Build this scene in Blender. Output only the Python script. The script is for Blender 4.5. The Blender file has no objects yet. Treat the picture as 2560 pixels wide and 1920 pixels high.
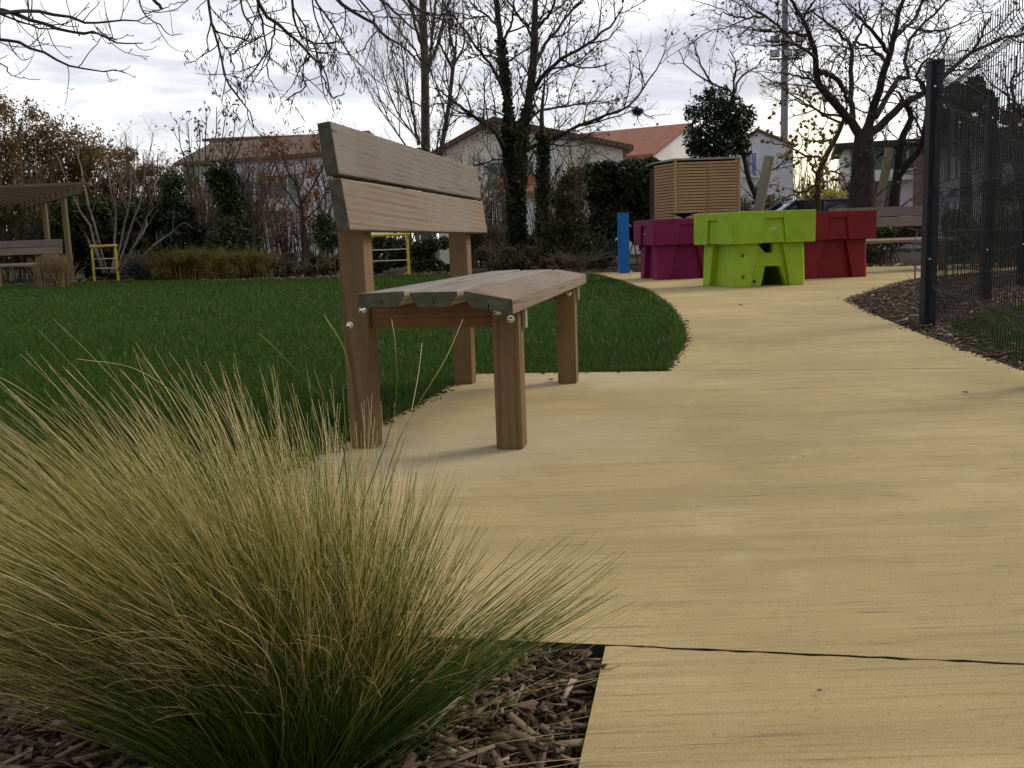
import bpy, bmesh, math
import numpy as np
from mathutils import Vector, Matrix

scene = bpy.context.scene
COL = scene.collection
pi = math.pi
rad = math.radians

# ------------------------------------------------------------------ camera
FPX, PITCH, ROLL, CAMH = 2365.85, 0.1476, 0.0351, 0.62
K = 2560 / 2212
_F = np.array([0, math.cos(PITCH), -math.sin(PITCH)])
_U0 = np.array([0, math.sin(PITCH), math.cos(PITCH)])
_X = np.array([1.0, 0, 0])
_R = math.cos(ROLL) * _X - math.sin(ROLL) * _U0
_U = math.cos(ROLL) * _U0 + math.sin(ROLL) * _X


def _ray(x, y):
    x *= K
    y *= K
    return _F + _R * (x - 1280) / FPX + _U * (960 - y) / FPX


def gp(x, y, z=0.0):
    """survey point of the photograph on the ground plane -> world"""
    r = _ray(x, y)
    t = (z - CAMH) / r[2]
    return np.array([0, 0, CAMH]) + r * t


def at(x, y, Y):
    """survey point of the photograph at a known distance Y -> world"""
    r = _ray(x, y)
    return np.array([0, 0, CAMH]) + r * (Y / r[1])


cam = bpy.data.cameras.new('camera')
cam.sensor_width = 36
cam.lens = FPX / 2560 * 36
cam.clip_start = 0.05
cam.clip_end = 2000
camo = bpy.data.objects.new('camera', cam)
M = Matrix(((_R[0], _U[0], -_F[0], 0), (_R[1], _U[1], -_F[1], 0), (_R[2], _U[2], -_F[2], CAMH), (0, 0, 0, 1)))
camo.matrix_world = M
COL.objects.link(camo)
scene.camera = camo

# ------------------------------------------------------------------ helpers


def tag(o, label=None, cat=None, group=None, kind=None):
    if label:
        o['label'] = label
    if cat:
        o['category'] = cat
    if group:
        o['group'] = group
    if kind:
        o['kind'] = kind
    return o


def empty(name, loc=(0, 0, 0), rz=0.0, label=None, cat=None, group=None):
    o = bpy.data.objects.new(name, None)
    COL.objects.link(o)
    o.location = [float(v) for v in loc]
    o.rotation_euler = (0, 0, rz)
    o.empty_display_size = 0.2
    return tag(o, label, cat, group)


def link(name, me, mat=None, parent=None):
    o = bpy.data.objects.new(name, me)
    COL.objects.link(o)
    if mat is not None:
        for m in (mat if isinstance(mat, (list, tuple)) else [mat]):
            me.materials.append(m)
    if parent:
        o.parent = parent
    return o


def copy_tree(o, parent=None):
    c = o.copy()
    COL.objects.link(c)
    if parent:
        c.parent = parent
    for ch in list(o.children):
        copy_tree(ch, c)
    return c


class MB:
    """collects boxes, prisms, tubes into one mesh"""

    def __init__(s):
        s.v = []
        s.f = []
        s.mi = []

    def add(s, vs, fs, mi=0):
        b = len(s.v)
        s.v += [tuple(map(float, v)) for v in vs]
        for i, f in enumerate(fs):
            s.f.append(tuple(b + j for j in f))
            s.mi.append(mi if not isinstance(mi, (list, tuple)) else mi[i])

    def box(s, x0, x1, y0, y1, z0, z1, mi=0):
        v = [(x0, y0, z0), (x1, y0, z0), (x1, y1, z0), (x0, y1, z0), (x0, y0, z1), (x1, y0, z1), (x1, y1, z1), (x0, y1, z1)]
        s.add(v, [(0, 3, 2, 1), (4, 5, 6, 7), (0, 1, 5, 4), (1, 2, 6, 5), (2, 3, 7, 6), (3, 0, 4, 7)], mi)

    def hexa(s, lo, hi, mi=0):
        """lo: 4 points, hi: 4 points (both ccw seen from above)"""
        s.add(list(lo) + list(hi), [(0, 3, 2, 1), (4, 5, 6, 7), (0, 1, 5, 4), (1, 2, 6, 5), (2, 3, 7, 6), (3, 0, 4, 7)], mi)

    def prism(s, poly, fn, d0, d1, mi=0, mcap=None):
        """poly 2-D, fn(u,v,d)->xyz"""
        n = len(poly)
        v = [fn(a, b, d0) for a, b in poly] + [fn(a, b, d1) for a, b in poly]
        fs = [tuple(range(n))[::-1], tuple(range(n, 2 * n))] + [(i, (i + 1) % n, n + (i + 1) % n, n + i) for i in range(n)]
        mm = [mi if mcap is None else mcap] * 2 + [mi] * n
        s.add(v, fs, mm)

    def tube(s, p, r, n=8, cap=True, mi=0):
        p = np.asarray(p, float)
        r = np.broadcast_to(np.asarray(r, float), (len(p),))
        t = np.gradient(p, axis=0)
        t /= np.linalg.norm(t, axis=1)[:, None] + 1e-12
        ref = np.array([0, 0, 1.0]) if abs(t[0][2]) < 0.9 else np.array([1.0, 0, 0])
        vs = []
        for i in range(len(p)):
            a = np.cross(t[i], ref)
            a /= np.linalg.norm(a) + 1e-12
            b = np.cross(t[i], a)
            for k in range(n):
                an = 2 * pi * k / n
                vs.append(p[i] + r[i] * (a * math.cos(an) + b * math.sin(an)))
        fs = []
        for i in range(len(p) - 1):
            for k in range(n):
                k2 = (k + 1) % n
                fs.append((i * n + k, (i + 1) * n + k, (i + 1) * n + k2, i * n + k2))
        if cap:
            fs.append(tuple(range(n)))
            fs.append(tuple(range((len(p) - 1) * n, len(p) * n))[::-1])
        s.add(vs, fs, mi)

    def lathe(s, prof, n=16, c=(0, 0, 0), mi=0):
        vs = []
        for r, z in prof:
            for k in range(n):
                a = 2 * pi * k / n
                vs.append((c[0] + r * math.cos(a), c[1] + r * math.sin(a), c[2] + z))
        fs = []
        for i in range(len(prof) - 1):
            for k in range(n):
                k2 = (k + 1) % n
                fs.append((i * n + k, i * n + k2, (i + 1) * n + k2, (i + 1) * n + k))
        fs.append(tuple(range(n))[::-1])
        fs.append(tuple(range((len(prof) - 1) * n, len(prof) * n)))
        s.add(vs, fs, mi)

    def build(s, name, mat, parent=None, bevel=0.0, seg=2, smooth=False):
        me = bpy.data.meshes.new(name)
        me.from_pydata(s.v, [], s.f)
        me.polygons.foreach_set('material_index', s.mi)
        bm = bmesh.new()
        bm.from_mesh(me)
        bmesh.ops.recalc_face_normals(bm, faces=bm.faces)
        if bevel > 0:
            es = [e for e in bm.edges if len(e.link_faces) == 2 and e.calc_face_angle(0) > 0.5]
            bmesh.ops.bevel(bm, geom=es, offset=bevel, segments=seg, profile=0.6, affect='EDGES', clamp_overlap=True)
        bm.to_mesh(me)
        bm.free()
        if smooth:
            me.polygons.foreach_set('use_smooth', [True] * len(me.polygons))
            me.set_sharp_from_angle(angle=rad(40))
        return link(name, me, mat, parent)


def np_mesh(name, V, F, smooth=True, attr=None):
    """V (n,3), F list of int arrays (m,k)"""
    me = bpy.data.meshes.new(name)
    V = np.asarray(V, np.float32)
    me.vertices.add(len(V))
    me.vertices.foreach_set('co', V.ravel())
    Fs = [np.asarray(f, np.int32) for f in F if len(f)]
    loops = np.concatenate([f.ravel() for f in Fs])
    tot = np.concatenate([np.full(len(f), f.shape[1], np.int32) for f in Fs])
    st = np.concatenate([[0], np.cumsum(tot)[:-1]]).astype(np.int32)
    me.loops.add(len(loops))
    me.loops.foreach_set('vertex_index', loops)
    me.polygons.add(len(tot))
    me.polygons.foreach_set('loop_start', st)
    me.polygons.foreach_set('loop_total', tot)
    if smooth:
        me.polygons.foreach_set('use_smooth', np.ones(len(tot), bool))
    if attr:
        for k, a in attr.items():
            at_ = me.attributes.new(k, 'FLOAT', 'POINT')
            at_.data.foreach_set('value', np.asarray(a, np.float32))
    me.update(calc_edges=True)
    return me


def tubes_mesh(name, lines, sides=4):
    """lines: list of (P (n,3), R (n,))"""
    groups = {}
    for P, R in lines:
        groups.setdefault(len(P), []).append((P, R))
    VV, FF, TT = [], [], []
    off = 0
    for n, g in groups.items():
        P = np.array([a for a, _ in g], float)
        R = np.array([b for _, b in g], float)
        m = len(g)
        T = np.gradient(P, axis=1)
        T /= np.linalg.norm(T, axis=2, keepdims=True) + 1e-12
        ref = np.where(np.abs(T[:, :1, 2:3]) < 0.8, np.array([0, 0, 1.0]), np.array([1.0, 0.13, 0]))
        A = np.cross(T, np.broadcast_to(ref, T.shape))
        A /= np.linalg.norm(A, axis=2, keepdims=True) + 1e-12
        B = np.cross(T, A)
        s = sides if not callable(sides) else sides(n)
        ang = 2 * pi * np.arange(s) / s
        V = P[:, :, None] + R[:, :, None, None] * (A[:, :, None] * np.cos(ang)[:, None] + B[:, :, None] * np.sin(ang)[:, None])
        VV.append(V.reshape(-1, 3))
        idx = off + np.arange(m * n * s).reshape(m, n, s)
        a = idx[:, :-1]
        b = idx[:, 1:]
        FF.append(np.stack([a, b, np.roll(b, -1, 2), np.roll(a, -1, 2)], -1).reshape(-1, 4))
        TT.append(np.broadcast_to(np.linspace(0, 1, n)[None, :, None], (m, n, s)).ravel())
        off += m * n * s
    return np_mesh(name, np.concatenate(VV), [np.concatenate(FF)], attr={'t': np.concatenate(TT)})


def unit(v):
    return v / (np.linalg.norm(v, axis=-1, keepdims=True) + 1e-12)


def leaves_mesh(name, rng, C, size, aspect=0.5, droop=0.0, flat=0.0, N=None, curl=True):
    """one little four-vertex leaf at each of the centres C"""
    n = len(C)
    L = rng.normal(size=(n, 3))
    L[:, 2] = L[:, 2] * (1 - flat) - droop
    L = unit(L)
    Q = rng.normal(size=(n, 3))
    if N is not None:
        Q = np.cross(N, L) + 0.35 * Q
    W = unit(np.cross(L, Q))
    sz = size * rng.uniform(0.6, 1.35, (n, 1))
    nn = np.cross(L, W) * sz * 0.12
    V = np.stack([C - L * sz * 0.5, C + W * sz * aspect * 0.5 + nn, C + L * sz * 0.55, C - W * sz * aspect * 0.5 + nn], 1)
    idx = np.arange(n * 4).reshape(n, 4)
    return np_mesh(name, V.reshape(-1, 3), [idx], smooth=False)


def resample(pts, n):
    pts = np.asarray(pts, float)
    # catmull-rom through the points
    P = np.vstack([2 * pts[0] - pts[1], pts, 2 * pts[-1] - pts[-2]])
    out = []
    segs = len(pts) - 1
    for u in np.linspace(0, segs - 1e-6, n):
        i = int(u)
        t = u - i
        a, b, c, d = P[i:i + 4]
        out.append(0.5 * ((2 * b) + (c - a) * t + (2 * a - 5 * b + 4 * c - d) * t * t + (3 * b - 3 * c + d - a) * t ** 3))
    return np.array(out)


def grow(rng, limbs, levels):
    """limbs: list of (P,R). levels: list of dicts -> list per level of (P,R)"""
    res = []
    parents = limbs
    for lv in levels:
        kids = []
        for P, R in parents:
            seglen = np.linalg.norm(np.diff(P, axis=0), axis=1)
            cum = np.concatenate([[0], np.cumsum(seglen)])
            tot = cum[-1]
            n = lv['n'] if 'n' in lv else 0
            if 'per_m' in lv:
                n = int(round(lv['per_m'] * tot * (1 - lv.get('t0', 0.2)) + rng.uniform(-.5, .5)))
            az = rng.uniform(0, 2 * pi)
            for j in range(max(n, 0)):
                t = lv.get('t0', 0.2) + (1 - lv.get('t0', 0.2)) * (j + rng.uniform(0, 1)) / max(n, 1)
                t = min(t, 0.995)
                s = t * tot
                i = min(np.searchsorted(cum, s) - 1, len(P) - 2)
                i = max(i, 0)
                w = (s - cum[i]) / (seglen[i] + 1e-9)
                pos = P[i] * (1 - w) + P[i + 1] * w
                r0 = R[i] * (1 - w) + R[i + 1] * w
                tan = unit(P[i + 1] - P[i])
                az += 2.4 + rng.normal() * 0.5
                a = np.cross(tan, [0.3, 0.2, 0.93])
                a = unit(a)
                b = np.cross(tan, a)
                ang = rad(lv.get('ang', 45)) * rng.uniform(0.7, 1.3)
                d = tan * math.cos(ang) + (a * math.cos(az) + b * math.sin(az)) * math.sin(ang)
                d = unit(d + np.array([0, 0, lv.get('up', 0.0)]))
                ln = lv['len'] * rng.uniform(0.55, 1.25) * (1 - lv.get('taper', 0.45) * t)
                ns = lv.get('seg', 5)
                r = min(r0 * 0.7, lv['r'] * rng.uniform(0.75, 1.2))
                pts = [pos]
                dd = d
                for q in range(ns - 1):
                    dd = unit(dd + rng.normal(size=3) * lv.get('wig', 0.18) + np.array([0, 0, lv.get('curl', 0.04)]))
                    pts.append(pts[-1] + dd * ln / (ns - 1))
                kids.append((np.array(pts), np.linspace(r, max(r * lv.get('tip', 0.45), lv.get('rmin', 0.0015)), ns)))
        res.append(kids)
        parents = kids
    return res


# ------------------------------------------------------------------ materials
def new_mat(name):
    m = bpy.data.materials.new(name)
    m.use_nodes = True
    nt = m.node_tree
    b = nt.nodes['Principled BSDF']
    return m, nt, b


def N(nt, t, **kw):
    n = nt.nodes.new(t)
    for k, v in kw.items():
        if k.startswith('i_'):
            key = k[2:]
            n.inputs[int(key) if key.isdigit() else key].default_value = v
        else:
            setattr(n, k, v)
    return n


def ramp(nt, fac, stops, interp='LINEAR'):
    r = nt.nodes.new('ShaderNodeValToRGB')
    cr = r.color_ramp
    cr.interpolation = interp
    while len(cr.elements) > len(stops):
        cr.elements.remove(cr.elements[-1])
    while len(cr.elements) < len(stops):
        cr.elements.new(0.5)
    for e, (p, c) in zip(cr.elements, stops):
        e.position = p
        e.color = (*c, 1) if len(c) == 3 else c
    nt.links.new(fac, r.inputs[0])
    return r.outputs[0]


def mixc(nt, fac, a, b, mode='MIX'):
    m = nt.nodes.new('ShaderNodeMix')
    m.data_type = 'RGBA'
    m.blend_type = mode
    for sock, v in ((m.inputs[0], fac), (m.inputs[6], a), (m.inputs[7], b)):
        if isinstance(v, bpy.types.NodeSocket):
            nt.links.new(v, sock)
        elif isinstance(v, (int, float)):
            sock.default_value = v
        else:
            sock.default_value = (*v, 1)
    return m.outputs[2]


def coords(nt, scale=(1, 1, 1), rot=(0, 0, 0), kind='Object'):
    tc = nt.nodes.new('ShaderNodeTexCoord')
    mp = nt.nodes.new('ShaderNodeMapping')
    mp.inputs['Scale'].default_value = scale
    mp.inputs['Rotation'].default_value = rot
    nt.links.new(tc.outputs[kind], mp.inputs[0])
    return mp.outputs[0]


def noise(nt, vec, scale, detail=4, rough=0.55, dist=0.0):
    n = N(nt, 'ShaderNodeTexNoise')
    n.inputs['Scale'].default_value = scale
    n.inputs['Detail'].default_value = detail
    n.inputs['Roughness'].default_value = rough
    n.inputs['Distortion'].default_value = dist
    nt.links.new(vec, n.inputs['Vector'])
    return n.outputs['Fac']


def bump(nt, b, h, strength=0.3, dist=0.01):
    bp = nt.nodes.new('ShaderNodeBump')
    bp.inputs['Strength'].default_value = strength
    bp.inputs['Distance'].default_value = dist
    nt.links.new(h, bp.inputs['Height'])
    nt.links.new(bp.outputs[0], b.inputs['Normal'])


def mat_plain(name, c, rough=0.6, var=0.15, scale=3.0, metal=0.0, spec=0.5, bmp=0.0, bscale=60):
    m, nt, b = new_mat(name)
    v = coords(nt)
    f = noise(nt, v, scale, 5)
    lo = tuple(x * (1 - var) for x in c)
    hi = tuple(min(1, x * (1 + var)) for x in c)
    nt.links.new(ramp(nt, f, [(0.3, lo), (0.7, hi)]), b.inputs['Base Color'])
    b.inputs['Roughness'].default_value = rough
    b.inputs['Metallic'].default_value = metal
    b.inputs['Specular IOR Level'].default_value = spec
    if bmp:
        bump(nt, b, noise(nt, v, bscale, 3), bmp, 0.005)
    return m


def mat_leaf(name, cols, rough=0.55, trans=0.25, spec=0.3):
    m, nt, b = new_mat(name)
    g = nt.nodes.new('ShaderNodeNewGeometry')
    n = len(cols)
    stops = [(i / max(n - 1, 1), c) for i, c in enumerate(cols)]
    c = ramp(nt, g.outputs['Random Per Island'], stops)
    nt.links.new(c, b.inputs['Base Color'])
    b.inputs['Roughness'].default_value = rough
    b.inputs['Specular IOR Level'].default_value = spec
    if trans > 0:
        tr = nt.nodes.new('ShaderNodeBsdfTranslucent')
        nt.links.new(c, tr.inputs[0])
        mx = nt.nodes.new('ShaderNodeMixShader')
        mx.inputs[0].default_value = trans
        nt.links.new(b.outputs[0], mx.inputs[1])
        nt.links.new(tr.outputs[0], mx.inputs[2])
        nt.links.new(mx.outputs[0], nt.nodes['Material Output'].inputs[0])
    return m


def mat_wood(name, c0, c1, axis='Y', ring=True, grey=None, spots=True, cracks=0.0, rough=0.8):
    """sawn softwood: growth rings cut by the board, fine streaks, knots and weathering"""
    m, nt, b = new_mat(name)
    tc = nt.nodes.new('ShaderNodeTexCoord')
    st = {'X': (0.55, 9, 9), 'Y': (9, 0.55, 9), 'Z': (9, 9, 0.55)}[axis]
    mp = N(nt, 'ShaderNodeMapping')
    mp.inputs['Scale'].default_value = st
    mp.inputs['Rotation'].default_value = {'X': (0, .42, .3), 'Y': (.42, 0, .3), 'Z': (.42, .3, 0)}[axis]
    nt.links.new(tc.outputs['Object'], mp.inputs[0])
    oi = nt.nodes.new('ShaderNodeObjectInfo')
    add = nt.nodes.new('ShaderNodeVectorMath')
    add.operation = 'ADD'
    mul = nt.nodes.new('ShaderNodeVectorMath')
    mul.operation = 'SCALE'
    mul.inputs[0].default_value = (3.7, 5.1, 2.3)
    nt.links.new(oi.outputs['Random'], mul.inputs['Scale'])
    nt.links.new(mp.outputs[0], add.inputs[0])
    nt.links.new(mul.outputs[0], add.inputs[1])
    v = add.outputs[0]
    # fine streaks
    sc = N(nt, 'ShaderNodeMapping')
    sc.inputs['Scale'].default_value = {'X': (1.6, 15, 15), 'Y': (15, 1.6, 15), 'Z': (15, 15, 1.6)}[axis]
    nt.links.new(tc.outputs['Object'], sc.inputs[0])
    fine = noise(nt, sc.outputs[0], 6, 4, 0.6)
    warp = noise(nt, v, 0.8, 2, 0.5)
    w = N(nt, 'ShaderNodeTexWave', wave_type='RINGS', rings_direction=axis)
    w.inputs['Scale'].default_value = 1.05
    w.inputs['Distortion'].default_value = 5.0
    w.inputs['Detail'].default_value = 1.0
    w.inputs['Detail Scale'].default_value = 0.45
    nt.links.new(v, w.inputs['Vector'])
    col = ramp(nt, w.outputs['Fac'], [(0.0, tuple(x * .6 + y * .4 for x, y in zip(c0, c1))), (0.45, c1), (0.82, c1), (0.95, c0), (1.0, tuple(x * 0.8 for x in c0))])
    plain = ramp(nt, warp, [(0.3, tuple(x * .35 + y * .65 for x, y in zip(c0, c1))), (0.7, c1)])
    col = mixc(nt, ramp(nt, noise(nt, tc.outputs['Object'], 1.7, 2, .5), [(.4, (.25, .25, .25)), (.6, (.8, .8, .8))]), col, plain)
    col = mixc(nt, 0.26, col, ramp(nt, fine, [(0.3, tuple(x * 0.7 for x in c0)), (0.7, c1)]))
    big = noise(nt, tc.outputs['Object'], 3.1, 3, 0.5)
    if grey is not None:
        gf = ramp(nt, big, [(0.38, (0.1, 0.1, 0.1)), (0.62, (0.85, 0.85, 0.85))])
        col = mixc(nt, gf, col, mixc(nt, 0.5, col, grey))
    if spots:
        vo = N(nt, 'ShaderNodeTexVoronoi')
        vo.inputs['Scale'].default_value = 0.62
        vo.inputs['Randomness'].default_value = 1.0
        nt.links.new(v, vo.inputs['Vector'])
        kn = ramp(nt, vo.outputs['Distance'], [(0.0, (0.8, 0.8, 0.8)), (0.035, (0.55, 0.55, 0.55)), (0.06, (0, 0, 0))])
        col = mixc(nt, kn, col, tuple(x * 0.4 for x in c0))
    if cracks > 0:
        cm = N(nt, 'ShaderNodeMapping')
        cm.inputs['Scale'].default_value = {'X': (2, 55, 55), 'Y': (55, 2, 55), 'Z': (55, 55, 2)}[axis]
        nt.links.new(tc.outputs['Object'], cm.inputs[0])
        cn = noise(nt, cm.outputs[0], 1.0, 2, 0.4)
        cf = ramp(nt, cn, [(0.0, (1, 1, 1)), (0.27, (1, 1, 1)), (0.31, (0, 0, 0))])
        cf2 = mixc(nt, cracks, (0, 0, 0), cf)
        col = mixc(nt, cf2, col, tuple(x * 0.15 for x in c0))
    nt.links.new(col, b.inputs['Base Color'])
    b.inputs['Roughness'].default_value = rough
    b.inputs['Specular IOR Level'].default_value = 0.25
    bump(nt, b, fine, 0.35, 0.003)
    return m


MAT = {}
# --- bench timber
MAT['plank'] = mat_wood('weathered plank', (0.115, 0.075, 0.045), (0.27, 0.20, 0.132), 'Y', grey=(0.235, 0.215, 0.19), cracks=0.5)
MAT['plank_grey'] = mat_wood('greyed plank', (0.095, 0.072, 0.054), (0.215, 0.178, 0.145), 'Y', grey=(0.215, 0.205, 0.196), cracks=0.6)
MAT['seat_grey'] = mat_wood('silvered seat plank', (0.13, 0.105, 0.08), (0.31, 0.27, 0.225), 'Y', grey=(0.32, 0.31, 0.295), cracks=0.6)
MAT['plank_end'] = mat_plain('green treated end grain', (0.075, 0.08, 0.05), 0.85, 0.35, 30, bmp=0.3, bscale=200)
MAT['leg'] = mat_wood('brown treated post', (0.11, 0.063, 0.026), (0.235, 0.140, 0.062), 'Z', grey=(0.195, 0.145, 0.082), cracks=0.6)
MAT['beam'] = mat_wood('brown treated bearer', (0.13, 0.066, 0.03), (0.21, 0.115, 0.055), 'X', spots=False)
MAT['steel'] = mat_plain('galvanised bolt', (0.75, 0.75, 0.74), 0.22, 0.05, 8, metal=1.0)
MAT['slat'] = mat_wood('larch slat', (0.30, 0.165, 0.07), (0.55, 0.35, 0.175), 'X', spots=True)
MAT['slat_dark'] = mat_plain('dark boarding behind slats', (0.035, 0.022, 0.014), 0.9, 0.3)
MAT['pergola'] = mat_wood('pergola timber', (0.12, 0.085, 0.05), (0.22, 0.16, 0.095), 'X', spots=False)
MAT['pergola_post'] = mat_wood('pergola post timber', (0.13, 0.095, 0.05), (0.24, 0.18, 0.09), 'Z', spots=False)
MAT['stake'] = mat_wood('pale tree stake', (0.24, 0.20, 0.13), (0.38, 0.33, 0.23), 'Z', spots=False)


# --- path concrete
def mat_path():
    m, nt, b = new_mat('brushed sandy concrete')
    v = coords(nt)
    ang = 0.19
    vb = coords(nt, (2.4, 120, 1), (0, 0, ang))
    vb2 = coords(nt, (0.7, 9, 1), (0, 0, ang))
    broom = noise(nt, vb, 1.0, 6, 0.7)
    broom2 = noise(nt, vb2, 1.0, 6, 0.62, 0.4)
    blot = noise(nt, v, 1.1, 7, 0.62)
    stain = noise(nt, v, 3.7, 6, 0.6, 0.5)
    grain = noise(nt, v, 330, 2, 0.6)
    base = ramp(nt, blot, [(0.30, (0.325, 0.240, 0.094)), (0.5, (0.445, 0.337, 0.140)), (0.70, (0.56, 0.435, 0.20))])
    base = mixc(nt, ramp(nt, stain, [(0.56, (0, 0, 0)), (0.72, (0.55, 0.55, 0.55))]), base, (0.31, 0.245, 0.13))
    base = mixc(nt, ramp(nt, stain, [(0.28, (0.5, 0.5, 0.5)), (0.42, (0, 0, 0))]), base, (0.60, 0.49, 0.27))
    base = mixc(nt, ramp(nt, broom2, [(0.48, (0, 0, 0)), (0.68, (0.5, 0.5, 0.5))]), base, (0.265, 0.19, 0.08))
    base = mixc(nt, ramp(nt, broom, [(0.32, (0.75, 0.75, 0.75)), (0.48, (0, 0, 0))]), base, (0.20, 0.14, 0.06))
    base = mixc(nt, ramp(nt, broom, [(0.55, (0, 0, 0)), (0.75, (0.3, 0.3, 0.3))]), base, (0.66, 0.54, 0.30))
    base = mixc(nt, 0.28, base, ramp(nt, grain, [(0.32, (0.20, 0.15, 0.08)), (0.68, (0.62, 0.49, 0.27))]))
    spk = noise(nt, v, 85, 3, 0.75)
    base = mixc(nt, ramp(nt, spk, [(0.62, (0, 0, 0)), (0.74, (0.35, 0.35, 0.35))]), base, (0.62, 0.51, 0.31))
    base = mixc(nt, ramp(nt, spk, [(0.30, (0.6, 0.6, 0.6)), (0.40, (0, 0, 0))]), base, (0.20, 0.145, 0.07))
    # pale bloom on the slab round the bench feet
    wv = N(nt, 'ShaderNodeVectorMath', operation='ADD')
    nt.links.new(v, wv.inputs[0])
    nv = N(nt, 'ShaderNodeTexNoise')
    nv.inputs['Scale'].default_value = 4.0
    nt.links.new(v, nv.inputs['Vector'])
    sv = N(nt, 'ShaderNodeVectorMath', operation='SCALE')
    nt.links.new(nv.outputs['Color'], sv.inputs[0])
    sv.inputs['Scale'].default_value = 0.35
    nt.links.new(sv.outputs[0], wv.inputs[1])
    for (bx, by, br) in ((0.10, 3.0, .55), (-0.28, 2.75, .5), (0.35, 4.3, .6)):
        ds = N(nt, 'ShaderNodeVectorMath', operation='DISTANCE')
        nt.links.new(wv.outputs[0], ds.inputs[0])
        ds.inputs[1].default_value = (bx + .17, by + .17, .17)
        base = mixc(nt, ramp(nt, ds.outputs['Value'], [(0.12, (.55, .55, .55)), (br, (0, 0, 0))]), base, (0.53, 0.45, 0.29))
    # brush scratches: short dark dashes
    vd = coords(nt, (5.5, 150, 1), (0, 0, ang))
    dash = noise(nt, vd, 1.0, 2, 0.5)
    base = mixc(nt, ramp(nt, dash, [(0.27, (0.75, 0.75, 0.75)), (0.36, (0, 0, 0))]), base, (0.13, 0.095, 0.055))
    vo = N(nt, 'ShaderNodeTexVoronoi')
    vo.inputs['Scale'].default_value = 16.0
    nt.links.new(v, vo.inputs['Vector'])
    sp = ramp(nt, vo.outputs['Distance'], [(0.0, (0.85, 0.85, 0.85)), (0.028, (0.5, 0.5, 0.5)), (0.04, (0, 0, 0))])
    base = mixc(nt, sp, base, (0.15, 0.11, 0.07))
    nt.links.new(base, b.inputs['Base Color'])
    b.inputs['Roughness'].default_value = 0.85
    b.inputs['Specular IOR Level'].default_value = 0.25
    hm = mixc(nt, 0.5, broom, grain)
    bump(nt, b, hm, 0.35, 0.004)
    return m


MAT['path'] = mat_path()
MAT['path_side'] = mat_plain('dark slab edge', (0.045, 0.036, 0.026), 0.95, 0.4, 20, bmp=0.4)


def mat_soil(name, c0, c1, c2):
    m, nt, b = new_mat(name)
    v = coords(nt)
    f = noise(nt, v, 22, 8, 0.7)
    nt.links.new(ramp(nt, f, [(0.3, c0), (0.52, c1), (0.72, c2)]), b.inputs['Base Color'])
    b.inputs['Roughness'].default_value = 0.95
    b.inputs['Specular IOR Level'].default_value = 0.15
    bump(nt, b, f, 0.9, 0.03)
    return m


MAT['soil'] = mat_soil('bark soil', (0.012, 0.008, 0.006), (0.035, 0.024, 0.016), (0.075, 0.052, 0.036))
MAT['ground'] = mat_soil('rough turf', (0.02, 0.028, 0.01), (0.035, 0.05, 0.016), (0.055, 0.05, 0.026))
MAT['lawn'] = mat_soil('lawn soil', (0.008, 0.022, 0.005), (0.014, 0.036, 0.008), (0.02, 0.05, 0.012))
MAT['blade'] = mat_leaf('lawn blade', [(0.022, 0.060, 0.005), (0.036, 0.096, 0.008), (0.055, 0.122, 0.011), (0.115, 0.155, 0.024)], 0.5, 0.3)
MAT['roughblade'] = mat_leaf('rough grass blade', [(0.020, 0.055, 0.006), (0.040, 0.090, 0.010), (0.09, 0.08, 0.025), (0.05, 0.10, 0.015), (0.12, 0.075, 0.035)], 0.6, 0.3)
MAT['chip'] = mat_leaf('bark chips', [(0.042, 0.025, 0.015), (0.085, 0.051, 0.03), (0.15, 0.097, 0.06), (0.055, 0.034, 0.021), (0.26, 0.19, 0.125), (0.10, 0.06, 0.035), (0.44, 0.36, 0.265)], 0.85, 0.0, 0.2)


def mat_clump(name, stops):
    m, nt, b = new_mat(name)
    a = N(nt, 'ShaderNodeAttribute', attribute_name='t')
    g = nt.nodes.new('ShaderNodeNewGeometry')
    ad = N(nt, 'ShaderNodeMath', operation='MULTIPLY_ADD')
    nt.links.new(g.outputs['Random Per Island'], ad.inputs[0])
    ad.inputs[1].default_value = 0.70
    nt.links.new(a.outputs['Fac'], ad.inputs[2])
    sb = N(nt, 'ShaderNodeMath', operation='SUBTRACT')
    nt.links.new(ad.outputs[0], sb.inputs[0])
    sb.inputs[1].default_value = 0.35
    c = ramp(nt, sb.outputs[0], stops)
    nt.links.new(c, b.inputs['Base Color'])
    b.inputs['Roughness'].default_value = 0.5
    b.inputs['Specular IOR Level'].default_value = 0.3
    tr = nt.nodes.new('ShaderNodeBsdfTranslucent')
    nt.links.new(c, tr.inputs[0])
    mx = nt.nodes.new('ShaderNodeMixShader')
    mx.inputs[0].default_value = 0.3
    nt.links.new(b.outputs[0], mx.inputs[1])
    nt.links.new(tr.outputs[0], mx.inputs[2])
    nt.links.new(mx.outputs[0], nt.nodes['Material Output'].inputs[0])
    return m


MAT['clump_green'] = mat_clump('feather grass blade', [(0.0, (0.03, 0.065, 0.006)), (0.35, (0.065, 0.13, 0.014)), (0.7, (0.13, 0.21, 0.028)), (0.95, (0.34, 0.36, 0.08)), (1.0, (0.62, 0.52, 0.18))])
MAT['clump_straw'] = mat_clump('feather grass awn', [(0.0, (0.045, 0.075, 0.008)), (0.38, (0.11, 0.17, 0.022)), (0.62, (0.38, 0.35, 0.09)), (0.82, (0.86, 0.68, 0.27)), (1.0, (0.92, 0.80, 0.46))])

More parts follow.
